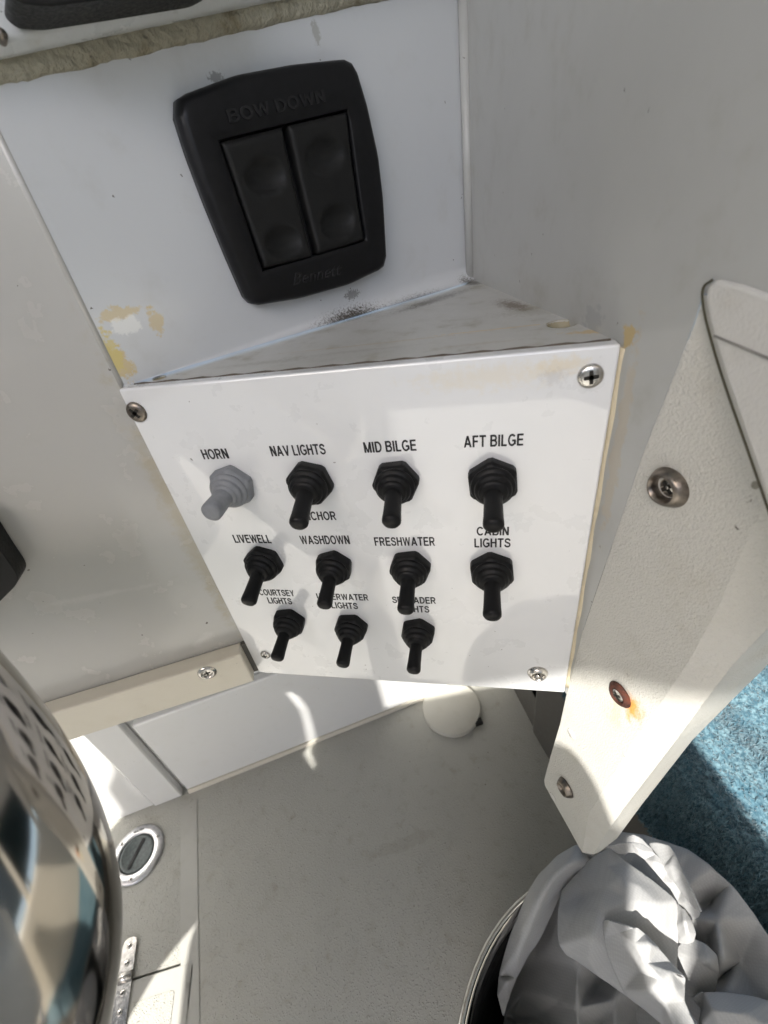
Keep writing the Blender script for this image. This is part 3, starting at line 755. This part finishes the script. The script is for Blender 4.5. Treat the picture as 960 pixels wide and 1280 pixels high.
nb = 96
base_a = [2 * pi * k / nb for k in range(nb)]
for q in opn:
    a = atan2(q[1] - cen[1], q[0] - cen[0]) % (2 * pi); k = min(range(nb), key=lambda i: abs(base_a[i] - a)); base_a[k] = a
rf_ = radial([tuple(p) for p in [(v[0], v[1]) for v in rounded([V((p[0], p[1])) for p in front], .0025, 3)]], cen, nb, base_a)
ro_ = radial(opn, cen, nb, base_a)
def sc(r, f): return [(cen[0] + (p[0] - cen[0]) * f, cen[1] + (p[1] - cen[1]) * f) for p in r]
R3 = lambda r, w: [UP.pt(p[0], p[1], w) for p in r]
rings = [R3(sc(rf_, 1.012), 0), R3(sc(rf_, 1.012), hD * .45), R3(sc(rf_, 1.0), hD * .75), R3(sc(rf_, .975), hD * .93), R3(sc(rf_, .94), hD),
         R3(sc(ro_, 1.10), hD * 1.0), R3(sc(ro_, 1.02), hD * .97), R3(ro_, hD * .93), R3(ro_, hD * .2)]
vs, fs = loft(rings, True, False); mesh('bezel', vs, fs, black_s, ts, smooth=True)
mesh('well_floor', [UP.pt(p[0], p[1], hD * .25) for p in opn], [(0, 1, 2, 3)], black_in, ts)
def rocker(c4, dims):
    g = 34; vs = []; fs = []
    c4 = [upl(p, hD) for p in c4]
    for j in range(g + 1):
        for i in range(g + 1):
            s, t = i / g, j / g
            x = (1 - t) * ((1 - s) * c4[0][0] + s * c4[1][0]) + t * ((1 - s) * c4[3][0] + s * c4[2][0])
            y = (1 - t) * ((1 - s) * c4[0][1] + s * c4[1][1]) + t * ((1 - s) * c4[3][1] + s * c4[2][1])
            e = min(s, 1 - s, t, 1 - t); h = .0078 + .0012 * (abs(t - .5) * 2) ** 2 - .0012 * max(0, 1 - e / .06) ** 2
            for (cx, cy, rx, ry, dp_) in dims:
                q = ((s - cx) / rx) ** 2 + ((t - cy) / ry) ** 2
                if q < 1: h -= dp_ * (1 - q) ** .7
            vs.append(UP.pt(x, y, h))
    for j in range(g):
        for i in range(g): fs.append((j * (g + 1) + i, j * (g + 1) + i + 1, (j + 1) * (g + 1) + i + 1, (j + 1) * (g + 1) + i))
    n0 = len(vs); edge = [i for i in range(g + 1)] + [(j + 1) * (g + 1) - 1 for j in range(1, g + 1)] + [g * (g + 1) + i for i in range(g - 1, -1, -1)] + [j * (g + 1) for j in range(g - 1, 0, -1)]
    for e in edge:
        v = vs[e]; vs.append(v - UP.n * .006)
    m_ = len(edge)
    for i in range(m_): fs.append((edge[i], edge[(i + 1) % m_], n0 + (i + 1) % m_, n0 + i))
    return mesh('rocker', vs, fs, black_p, ts, smooth=True)
rocker([(278, 178), (353, 159), (391, 321), (332, 335)], [(.52, .30, .36, .14, .0032), (.5, .82, .36, .13, .0032)])
rocker([(361, 157), (434, 140), (456, 300), (399, 318)], [(.5, .26, .36, .13, .0028), (.5, .78, .36, .14, .0034)])
def upl_text(body, a, b_, hpx, bold, mat, shear=0., depth=.0005, sp_=1.0):
    A, B = UP.px(a, hD), UP.px(b_, hD); mid = (A + B) / 2; T = UP.px(((a[0] + b_[0]) / 2, (a[1] + b_[1]) / 2 - hpx), hD)
    dv = B - A; ang = atan2(dv.z, dv.dot(UP.u))
    text_mesh(body, mat, ts, UP.mat(mid - UP.n * .00005) @ Matrix.Rotation(ang, 4, 'Z'), width=dv.length, height=(T.z - mid.z), bold=bold, depth=depth, shear=shear, spacing=sp_)
A_, B_ = UP.px((287, 154), hD), UP.px((407, 127), hD); T_ = UP.px((347, 124), hD); md_ = (A_ + B_) / 2; dv_ = B_ - A_
letters('BOW DOWN', embm, ts, UP.mat(md_ - UP.n * .0001) @ Matrix.Rotation(atan2(dv_.z, dv_.dot(UP.u)), 4, 'Z'), dv_.length, T_.z - md_.z, .0007)
upl_text('Bennett', (367, 357), (428, 343), 15, .01, embm, shear=.35, depth=.0004)

# ================================================================== SIDE WALL + coaming panel
side = empty('side_moulding', 'grey side wall moulding bending into a textured off-white panel at right', 'side moulding', (.23, -.02, FL))
# bend line from top to bottom, on the wall plane
bend_px = [(879, 368), (868, 404), (838, 480), (803, 570), (762, 690), (728, 790), (708, 868)]
bend = [WL.px(p) for p in bend_px]
top_z = .42
# wall: fan of strips from the corner with the upper face to the bend line
wv_ = []
cor = V((.1570, .1770, 0))
zs = [b_.z for b_ in bend]
rows = []
rows.append((V((.1540, .1870, top_z)), V((bend[0].x + .35 * .294, bend[0].y - .35 * .956, top_z))))
rows.append((V((.1540, .1870, .12)), V((bend[0].x + .30 * .294, bend[0].y - .30 * .956, .12))))
rows.append((V((.1540, .1870, bend[0].z)), bend[0]))
for b_ in bend[1:]: rows.append((V((.1540, .1870, b_.z)), b_))
vs = []; fs = []; k = 10
for a, b_ in rows:
    for i in range(k + 1): vs.append(a.lerp(b_, i / k))
for j in range(len(rows) - 1):
    for i in range(k): fs.append((j * (k + 1) + i, j * (k + 1) + i + 1, (j + 1) * (k + 1) + i + 1, (j + 1) * (k + 1) + i))
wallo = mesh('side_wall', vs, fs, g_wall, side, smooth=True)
mesh('side_wall_return', [bend[0]] + [WL.px(p) for p in ((892, 358), (925, 362), (965, 378), (1060, 408), (1200, 440))] + [V((bend[0].x + .30 * .294, bend[0].y - .30 * .956, .12))], [(0, 1, 2, 3, 4, 5, 6)], g_wall, side)
vs, fs = tube([V((.1562, .1757, -.01)), V((.1562, .1757, .135))], .0030, 12); mesh('corner_fillet', vs, fs, g_wall, side, smooth=True)
# chamfer panel: from bend line to outer edge, grid of sections
lower = [(700, 905), (688, 945), (680, 975)]
left_pts = [b_ + V((0, 0, 0)) for b_ in bend] + [BM.px(p, .0) for p in lower]
ext = 0
def BMp(p, off=0.): return BM.px(p, off)
crease_px = [(1040, 400), (1020, 480), (975, 590), (935, 675), (895, 765), (862, 825), (835, 866), (790, 930), (752, 992), (735, 1020)]
ridge_px = [(1110, 440), (1095, 540), (1060, 640), (1010, 720), (960, 785), (915, 832), (880, 878), (838, 935), (780, 1010), (752, 1050)]
outer_px = [(1130, 480), (1115, 600), (1080, 690), (1030, 750), (962, 812), (930, 850), (895, 885), (846, 936), (787, 1014), (757, 1056)]
vs = []; fs = []; n1 = len(left_pts); cols = 0
for i in range(n1):
    a = left_pts[i]; c_ = BMp(crease_px[i]); r_ = BMp(ridge_px[i], -.009 * min(1, (n1 + 2 - i) / 7)); o_ = BMp(outer_px[i], -.024 * min(1, (n1 + 2 - i) / 6))
    sec = [a.lerp(c_, t) for t in (0, .04, .1, .25, .5, .75, 1)] + [c_.lerp(r_, .5), r_, o_, o_ - BM.n * .01]
    cols = len(sec); vs += sec
# bottom rounding
bot = [(681, 985), (725, 1064), (735, 1067), (742, 1066), (750, 1062)]
a0, e0 = BMp((681, 982)), BMp((728, 1066)); e1 = BMp((742, 1068), -.004)
sec = [a0.lerp(e0, t) for t in (0, .05, .2, .45, .7, .9, 1)] + [e0.lerp(e1, .5), e1, BMp((748, 1066), -.010), BMp((748, 1066), -.02)]
vs += sec; n2 = n1 + 1
for j in range(n2 - 1):
    for i in range(cols - 1): fs.append((j * cols + i, j * cols + i + 1, (j + 1) * cols + i + 1, (j + 1) * cols + i))
bp_ = mesh('textured_panel', vs, fs, g_beam, side, solid=.006, bevel=.0022, seg=4, angle=8)
# right-hand cap overlapping the panel
capl = [(880, 372), (884, 356), (893, 350), (925, 357), (965, 371), (1060, 400), (1060, 900), (985, 700), (962, 640), (938, 565), (905, 470), (886, 405)]
CP = Plane(BM.px((880, 372), .006), (1, 0)); CP.u = V((sin(radians(18)), -cos(radians(18)), 0)); CP.n = V((-cos(radians(18)), -sin(radians(18)), 0))
cp3 = [CP.px(p) for p in capl]
cp = empty('coaming_cap', 'rounded off-white cap overlapping the textured panel at the right edge', 'cap', cp3[0])
prism('cap_shell', cp3[::-1], -CP.n * .022, g_cap, cp, bevel=.0030, seg=5, angle=15)
vs, fs = tube([CP.px(p, .0001) for p in ((893, 420), (925, 433), (970, 452))], .00035, 6); mesh('crack_line', vs, fs, simple('hairline', (.25, .24, .22), .7), cp)
vs, fs = tube(crom([CP.px(p, -.0006) for p in ((890, 350), (880, 358), (878, 374), (884, 407), (903, 472), (936, 567), (963, 645))], 6), .00032, 8)
mesh('seam_grime', vs, fs, simple('olive_grime', (.06, .055, .03), .8, bump=.5), cp, smooth=True)
for p, r, wm, lb in (((838, 608), .0078, steel_d, None), ((775, 868), .0068, rust, 'rusty brown finishing washer'), ((708, 984), .0072, steel_d, None)):
    P = BM.px(p, .0004); washer_screw(side, BM.mat(P), r, wm=wm, label=lb, hgt=r * (.62 if wm is steel_d else .35))
# filled screw spots
for p in ((714, 917), (691, 996)):
    P = BM.px(p, .0002)
    vs, fs = lathe([(.0035, 0), (.0032, .0004), (.0001, .0005)], BM.mat(P), 20); mesh('filled_hole', vs, fs, g_cap, side, smooth=True)

# ================================================================== BLACK ITEMS
dev = empty('dash_instrument', 'black plastic instrument housing cut off by the top left edge', 'instrument', UP.px((150, 10), .02))
o_ = [(14, -110), (8, -12), (26, 4), (60, 8), (150, -4), (262, -20), (285, -34), (290, -110)]
pp = [UP.px(p, .030) for p in o_]
prism('housing', rounded(pp[::-1], .003, 3), -UP.n * .020, black_p, dev, bevel=.0025, seg=3)
bolt = empty('dash_bolt', 'dark round bolt head on the dash at the far left top edge', 'bolt', UP.px((0, 44), .012))
vs, fs = lathe([(.0016, -.008), (.0016, .001), (.0012, .002), (.0001, .0022)], UP.mat(UP.px((2, 44), .012)), 16); mesh('bolt_head', vs, fs, steel_d, bolt, smooth=True)
bh = LF.px((-20, 715), .004)
bk_px = [(-160, 640), (-30, 640), (2, 690), (20, 716), (23, 724), (19, 733), (0, 752), (-40, 790), (-160, 800)]
bk_ = prism('rubber_grip', rounded([LF.px(p, .012) for p in bk_px][::-1], .002, 3), -LF.n * .0115, black_p, None, bevel=.003, seg=4)
tag(bk_, 'black rubbery corner of a control on the grey face, far left edge', 'control')

# ================================================================== STAINLESS TUBE
tc = [(-260, 760), (-170, 840), (-95, 920), (-30, 1010), (12, 1100), (28, 1190), (14, 1300), (-30, 1410), (-90, 1500)]
path = crom([LF.pt(-.235, -.035, .0), LF.pt(-.215, -.045, .03)] + [at_depth(p, .115) for p in tc], 12)
vs, fs = tube(path, .0225, 40)
rail = mesh('stainless_rail', vs, fs, rail_m, None, smooth=True)
tag(rail, 'thick mirror-polished stainless steel rail curving past the lower left corner', 'rail')

# ================================================================== BIN
BC = V((.277, -.1585, -.45)); BR = .1435
bn = empty('waste_bin', 'round black bin with a polished steel rim holding grey cloth', 'bin', (BC.x, BC.y, FL))
MB_ = Matrix.Translation(BC)
vs, fs = lathe([(BR * .90, -.395), (BR * .985, -.012), (BR * .975, -.012), (BR * .955, -.02), (BR * .88, -.385), (.001, -.385)], MB_, 72, cap0=True, cap1=True)
mesh('body', vs, fs, black_in, bn, smooth=True, angle=30)
vs, fs = lathe([(BR * .985, -.016), (BR * 1.0, -.012), (BR * 1.005, -.004), (BR * .995, .001), (BR * .975, .002), (BR * .955, .000), (BR * .945, -.005), (BR * .943, -.018)], MB_, 96, cap0=False, cap1=False)
mesh('rim', vs, fs, chrome, bn, smooth=True)

# ================================================================== CLOTH
def sheet(out, inner=(), z0=-.44, sub=3):
    pts = list(out) + list(inner)
    v2 = [V((p[0], p[1])) for p in pts]; n = len(out)
    r = delaunay_2d_cdt(v2, [(i, (i + 1) % n) for i in range(n)], [], 1, 1e-4)
    vs = []
    for i, co in enumerate(r[0]):
        src = r[3][i]; h = pts[src[0]][2] if src else 0
        vs.append(on((co.x, co.y), Z, (0, 0, z0 + h)))
    return vs, [list(f) for f in r[2]]
wr_tex = bpy.data.textures.new('wrinkles', 'CLOUDS'); wr_tex.noise_scale = .045; wr_tex.noise_depth = 2
cl = empty('grey_cloth', 'crumpled light grey cloth spilling out of the bin', 'cloth', BC)
def fold(out, inner=(), z0=-.44, bm_=fab, sub=3):
    vs, fs = sheet(out, inner, z0)
    o = mesh('fold', vs, fs, fab, cl, smooth=True)
    m = o.modifiers.new('a', 'SUBSURF'); m.subdivision_type = 'SIMPLE'; m.levels = m.render_levels = 2
    m = o.modifiers.new('s', 'SUBSURF'); m.levels = m.render_levels = 2
    d = o.modifiers.new('d', 'DISPLACE'); d.texture = wr_tex; d.texture_coords = 'GLOBAL'; d.strength = .0034; d.mid_level = .5
    m = o.modifiers.new('t', 'SOLIDIFY'); m.thickness = .0011; m.offset = -1
    return o
# back drape, right hand side
fold([(735, 1062, -.01), (752, 1046, .0), (775, 1040, .004), (803, 1044, .004), (832, 1054, .0), (862, 1064, .01), (890, 1084, .02), (915, 1106, .022), (948, 1150, .022), (985, 1205, .022), (1030, 1260, .02), (1060, 1330, .014), (860, 1330, -.06), (740, 1330, -.10), (700, 1200, -.10), (710, 1100, -.06)],
     [(780, 1100, .0), (815, 1100, .01), (840, 1120, .008), (868, 1150, .004), (893, 1103, .012), (897, 1150, .016), (903, 1200, .016), (905, 1250, .004), (888, 1130, -.012), (885, 1180, -.018), (888, 1230, -.02), (925, 1200, -.012), (945, 1260, -.006), (850, 1230, -.04), (895, 1290, -.03)])
# dark inner drape with vertical folds inside the bin
fold([(640, 1210, -.12), (676, 1155, -.07), (700, 1120, -.04), (760, 1080, -.04), (800, 1150, -.05), (850, 1230, -.06), (880, 1330, -.08), (620, 1330, -.16), (630, 1270, -.14)],
     [(690, 1180, -.055), (700, 1250, -.06), (706, 1310, -.06), (668, 1200, -.09), (672, 1270, -.11), (722, 1210, -.035), (722, 1260, -.035), (724, 1310, -.035), (745, 1240, -.07), (745, 1300, -.07), (768, 1250, -.045), (768, 1310, -.045), (800, 1270, -.07), (655, 1240, -.105), (640, 1270, -.15), (660, 1300, -.10)])
# left roll
fold([(768, 1050, .008), (745, 1048, .006), (722, 1058, .006), (697, 1072, .004), (676, 1092, .0), (660, 1118, -.004), (648, 1150, -.012), (634, 1185, -.03), (624, 1220, -.05), (622, 1245, -.06), (628, 1270, -.07), (634, 1250, -.065), (645, 1222, -.05), (660, 1190, -.035), (680, 1158, -.022), (698, 1122, -.012), (718, 1098, -.012), (745, 1078, -.006), (764, 1060, .006)],
     [(740, 1060, .020), (712, 1078, .024), (688, 1100, .022), (672, 1128, .016), (660, 1158, .002), (646, 1192, -.018), (634, 1228, -.040)])
# centre lobe (shaded half) with the apex at the top
fold([(763, 1060, .018), (744, 1072, .010), (722, 1092, .002), (702, 1114, -.002), (699, 1135, .0), (698, 1160, .0), (700, 1180, .002), (708, 1192, .0), (722, 1200, .0), (745, 1217, .0), (770, 1234, .0), (800, 1255, .0), (835, 1282, .0), (870, 1310, .0), (880, 1290, .01), (845, 1240, .006), (846, 1200, .016), (847, 1160, .024), (846, 1127, .030), (830, 1112, .030), (808, 1095, .028), (785, 1080, .026)],
     [(760, 1085, .022), (758, 1110, .026), (752, 1140, .030), (740, 1170, .030), (728, 1120, .006), (718, 1150, .012), (735, 1195, .016), (765, 1190, .022), (776, 1100, .036), (785, 1125, .038), (795, 1150, .036), (820, 1130, .038), (825, 1160, .032), (832, 1185, .022), (800, 1110, .036), (790, 1210, .016)])
# front lobe
fold([(756, 1151, .030), (764, 1150, .040), (778, 1153, .048), (795, 1159, .052), (806, 1168, .050), (824, 1186, .048), (840, 1204, .046), (857, 1222, .044), (856, 1232, .042), (855, 1250, .040), (862, 1268, .038), (872, 1290, .036), (885, 1330, .034), (860, 1330, .01), (830, 1280, .006), (805, 1258, .008), (780, 1238, .012), (762, 1200, .022), (755, 1172, .026)],
     [(775, 1165, .036), (785, 1185, .034), (800, 1215, .034), (795, 1180, .052), (808, 1205, .054), (808, 1240, .044), (825, 1225, .056), (838, 1215, .054), (830, 1255, .050), (845, 1285, .046), (812, 1180, .056), (845, 1240, .052)])
# sunlit band
fold([(753, 1055, .022), (762, 1056, .026), (775, 1053, .030), (790, 1053, .034), (804, 1056, .036), (820, 1068, .040), (838, 1088, .044), (855, 1108, .046), (868, 1125, .046), (876, 1138, .044), (873, 1145, .034), (865, 1149, .026), (858, 1144, .026), (848, 1127, .032), (838, 1110, .034), (828, 1100, .034), (818, 1088, .034), (806, 1074, .032), (795, 1066, .030), (786, 1065, .026), (781, 1069, .024), (773, 1067, .022), (764, 1060, .022)],
     [(800, 1064, .037), (818, 1078, .041), (833, 1092, .038), (842, 1105, .042), (858, 1128, .043)])
# upright flap
fold([(812, 1054, .034), (822, 1053, .044), (838, 1057, .056), (846, 1068, .060), (856, 1090, .062), (866, 1112, .062), (878, 1140, .058), (872, 1137, .050), (860, 1124, .048), (845, 1104, .046), (830, 1084, .042)],
     [(840, 1082, .055)])
# small rounded lobe
fold([(846, 1126, .028), (854, 1136, .036), (864, 1152, .036), (869, 1166, .032), (866, 1176, .026), (858, 1179, .020), (848, 1176, .014), (845, 1160, .020)],
     [(856, 1152, .042), (859, 1166, .038)])
# shaded fold right of centre and lower right roll
fold([(845, 1190, .004), (860, 1172, .012), (880, 1180, .014), (894, 1194, .012), (897, 1215, .006), (892, 1240, -.004), (870, 1248, -.006), (852, 1238, -.006), (850, 1215, .0)],
     [(872, 1200, .016), (886, 1202, .018)])
fold([(866, 1250, .004), (880, 1240, .012), (900, 1239, .016), (930, 1243, .016), (965, 1252, .014), (1010, 1275, .008), (1010, 1330, -.01), (880, 1330, -.02), (868, 1290, -.008), (876, 1262, .0)],
     [(890, 1262, .034), (930, 1268, .038), (970, 1290, .030), (905, 1295, .02)])

ring = [(.285 + .118 * cos(2 * pi * k / 28), -.238 + .092 * sin(2 * pi * k / 28)) for k in range(28)]
vs = [V((x, y, -.47)) for x, y in ring] + [V((.285 + (x - .285) * .6, -.238 + (y + .238) * .6, -.435 + .012 * sin(k * 1.9))) for k, (x, y) in enumerate(ring)] + [V((.285, -.238, -.43))]
fs = [(k, (k + 1) % 28, 28 + (k + 1) % 28, 28 + k) for k in range(28)] + [(28 + k, 28 + (k + 1) % 28, 56) for k in range(28)]
o = mesh('fold', vs, fs, fab, cl, smooth=True, sub=2)

# ================================================================== TOWEL on the side bench
bz = -.42
T0, T1 = zp((845, 925), bz), zp((960, 1060), bz)
TP = Plane((T0.x, T0.y, 0), (T1 - T0).xy)
bench = empty('side_bench', 'dark side bench beneath the blue towel', 'bench', (T0.x + .1, T0.y, FL))
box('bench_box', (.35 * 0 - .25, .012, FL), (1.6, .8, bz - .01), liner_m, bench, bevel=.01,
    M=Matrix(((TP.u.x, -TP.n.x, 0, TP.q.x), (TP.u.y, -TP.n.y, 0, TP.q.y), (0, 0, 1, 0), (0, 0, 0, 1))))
tw = empty('blue_towel', 'plush blue towel folded over the side bench at the right edge', 'towel', (T0.x + .05, T0.y, bz))
bot_l = TP.uv(TP.px((797, 1000)))
rngt = random.Random(5)
def tw_surf(s, t):
    """s along the bench, t: 0..1 face from hem to edge, 1..2 across the top"""
    u = -.16 + s * 1.0
    hem = bot_l[1] + .0
    if t < 1: w_, z_ = .006, hem + (bz - .014 - hem) * t
    elif t < 1.15:
        a = (t - 1) / .15 * pi / 2; w_, z_ = .006 - .014 * (1 - cos(a)), bz - .014 + .014 * sin(a)
    else: w_, z_ = -.008 - (t - 1.15) / .85 * .42, bz + .004 * sin(u * 22 + t * 9) + .10 * max(0, (t - 1.3)) ** 1.3
    if t > 1.15: z_ += .005 * sin((t - 1.15) * 38 + 2.2 * sin(u * 6))
    z_ += .009 * math.exp(-((t - 1.235) / .035) ** 2) - .004 * math.exp(-((t - 1.31) / .02) ** 2) + .003 * math.exp(-((t - 1.40) / .03) ** 2)
    w_ += .004 * sin(u * 17 + 1) * (t < 1)
    return TP.pt(u, z_, w_)
gs, gt = 150, 120; vs = []; fs = []
for j in range(gt + 1):
    for i in range(gs + 1): vs.append(tw_surf(i / gs, 2 * j / gt) + V((rngt.uniform(-1, 1), rngt.uniform(-1, 1), rngt.uniform(-1, 1))) * .0007)
for j in range(gt):
    for i in range(gs): fs.append((j * (gs + 1) + i, j * (gs + 1) + i + 1, (j + 1) * (gs + 1) + i + 1, (j + 1) * (gs + 1) + i))
mesh('towel_base', vs, fs, terry, tw, smooth=True)
vs = []; fs = []
for k in range(90000):
    s, t = rngt.uniform(0, .62), rngt.uniform(0, 1.95)
    p = tw_surf(s, t); q = tw_surf(s + .002, t) - p; r_ = tw_surf(s, min(2, t + .01)) - p
    n = q.cross(r_).normalized()
    if n.dot(TP.n + Z) < 0: n = -n
    side_ = (q.normalized() * rngt.uniform(-1, 1) + r_.normalized() * rngt.uniform(-1, 1)).normalized()
    lean = q.normalized() * (rngt.uniform(-1, 1) + .5) + r_.normalized() * (rngt.uniform(-1, .4))
    L = rngt.uniform(.003, .0075); a = p - side_ * .0007; b_ = p + side_ * .0007; c_ = p + (n + lean * .9).normalized() * L
    i0 = len(vs); vs += [a, b_, c_]; fs.append((i0, i0 + 1, i0 + 2))
me = bpy.data.meshes.new('pile'); me.from_pydata([tuple(v) for v in vs], [], fs); me.update()
pile = finish('pile', me, terry, tw); tag(pile, kind='stuff')
# dark brown timber behind the towel
bt_ = zp((975, 815), -.40)
bb = box('brown_timber', (-.012, -.03, -.02), (.05, .06, .02), brown_m, None, bevel=.003, M=Matrix.Translation(bt_) @ Matrix.Rotation(.45, 4, 'Z'))
tag(bb, 'dark brown timber edge above the blue towel, far right edge', 'timber')

# ================================================================== BEHIND THE CAMERA: added sun blockers and screens, hardtop, gunwales (shade and reflections)
ht = empty('hardtop', 'unseen white hardtop roof over the helm, aft edge shaped to cut the sunlight', 'hardtop', (0, 0, 1.0))
prism('roof', [V((x, y, 1.0)) for x, y in ((-1.35, .9), (-1.35, -1.29), (-1.1, -1.30), (-.85, -1.27), (-.6, -1.205), (-.45, -1.165), (-.3, -1.115), (-.2, -1.085), (1.15, -1.075), (1.15, .9))], (0, 0, .05), g_white, ht, bevel=.01)  # out of view; aft edge bent to place the shadow line and sun patches
for x in (-1.12, .95):
    vs, fs = tube([V((x, -.35, FL)), V((x, -.35, 1.0))], .022, 16); mesh('post', vs, fs, chrome, ht, smooth=True)
def upright(name, pts, parent, mat, y0=-.55, th=.09, holes=()):
    return prism(name, rounded([V((x, y0, z)) for x, z in pts], .02, 4), (0, -th, 0), mat, parent, bevel=0 if holes else .006, seg=3, holes=[[V((x, y0, z)) for x, z in h] for h in holes])
tall_blk = empty('tall_sun_blocker', 'tall unseen white sun blocker on a slanted base', 'sun blocker', (-.58, -.6, FL))  # added upright that blocks the sun, outlined from the lit patches
upright('blocker_top', [(-.398, .15), (-.402, .46), (-.69, .46), (-.735, .30), (-.735, .08), (-.742, .02), (-.765, -.04), (-.778, -.18), (-.385, -.18)], tall_blk, blk_white, th=.008,
        holes=[[(-.489, .29), (-.506, .232), (-.499, .17), (-.502, .098), (-.508, .03), (-.470, -.008), (-.476, -.014), (-.519, .018), (-.513, .098), (-.509, .17), (-.517, .235), (-.499, .295)]])  # slot cut to throw a thin sun streak onto the cabinet
upright('blocker_base', [(-.785, -.12), (-.52, -.12), (-.541, -.22), (-.545, -.25), (-.50, -.60), (-.785, -.60)], tall_blk, g_white, y0=-.556)
vs, fs = tube([V((-.64, -.6, FL)), V((-.64, -.6, -.59))], .04, 20); mesh('post', vs, fs, chrome, tall_blk, smooth=True)
low = empty('low_sun_blocker', 'lower unseen white sun blocker with one raised shoulder', 'sun blocker', (-.15, -.6, FL))  # second added blocker, its top edge shaping the sun patches beyond
upright('blocker_top', [(-.402, .150), (-.25, .205), (-.15, .235), (-.05, .30), (.0, .345), (.028, .305), (.036, .22), (.042, .165), (.066, .122), (.11, .095), (.11, -.14), (.03, -.16), (-.01, -.20), (-.388, -.20)], low, blk_white)
upright('blocker_base', [(.005, -.12), (-.53, -.12), (-.533, -.20), (-.505, -.245), (-.34, -.47), (-.24, -.60), (-.02, -.60)], low, g_white, y0=-.558)
vs, fs = tube([V((-.12, -.6, FL)), V((-.12, -.6, -.59))], .04, 20); mesh('post', vs, fs, chrome, low, smooth=True)
aft_blk = empty('aft_sun_blocker', 'unseen white board behind the helm, cut to shade cloth and towel', 'table', (.4, -.6, FL))
upright('blocker_board', [(.112, .093), (.117, .15), (.119, .212), (.076, .222), (.070, .31), (.10, .30), (.13, .252), (.165, .196), (.24, .12), (.60, .10), (.60, -.30), (.42, -.30), (.33, -.26), (.24, -.23), (.16, -.12), (.112, -.10)], aft_blk, g_white)  # added sun blocker: hook shades the towel front, open underside feeds panel reflections
for x in (.40, .56):
    vs, fs = tube([V((x, -.59, FL)), V((x, -.59, -.2))], .016, 14); mesh('leg', vs, fs, chrome, aft_blk, smooth=True)
sidec = empty('port_sky_screen', 'added unseen tinted side window in a cream frame, darkening reflections at the left', 'enclosure', (-1.35, 0, 0))
dkw = simple('tinted_window', (.012, .022, .024), .08, vary=.1)
box('window', (-1.40, -.95, -.02), (-1.39, .85, .98), dkw, sidec)  # unseen pane added to darken what the rail reflects
stb = empty('starboard_sky_screen', 'added unseen tinted side window in a cream frame, blocking sky light at the right', 'enclosure', (.75, 0, 0))
box('window', (.72, -1.15, .05), (.73, .55, .98), dkw, stb)  # unseen pane added to hide sky from the rail and dim the floor
for y in (-1.2, -.4, .5):
    box('frame', (.70, y, .0), (.75, y + .06, 1.0), g_cream, stb, bevel=.005)
box('coaming', (.66, -1.22, -.45), (.80, .6, .0), g_cream, stb, bevel=.02)
for y in (-.98, -.1, .80):
    box('frame', (-1.42, y, -.05), (-1.37, y + .07, 1.0), g_cream, sidec, bevel=.005)
box('coaming', (-1.48, -1.2, FL), (-1.34, .88, -.05), g_cream, sidec, bevel=.02)
gun = empty('far_gunwale', 'white gunwales around the cockpit', 'gunwale', (0, -1.5, FL))
box('gunwale_right', (.66, -2.6, FL), (.78, -1.25, -.05), g_white, gun, bevel=.03, seg=3)
box('gunwale_left', (-1.75, -2.6, FL), (-1.6, -1.3, -.05), g_white, gun, bevel=.03, seg=3)
box('transom', (-1.6, -2.75, FL), (.75, -2.6, -.15), g_white, gun, bevel=.03, seg=3)
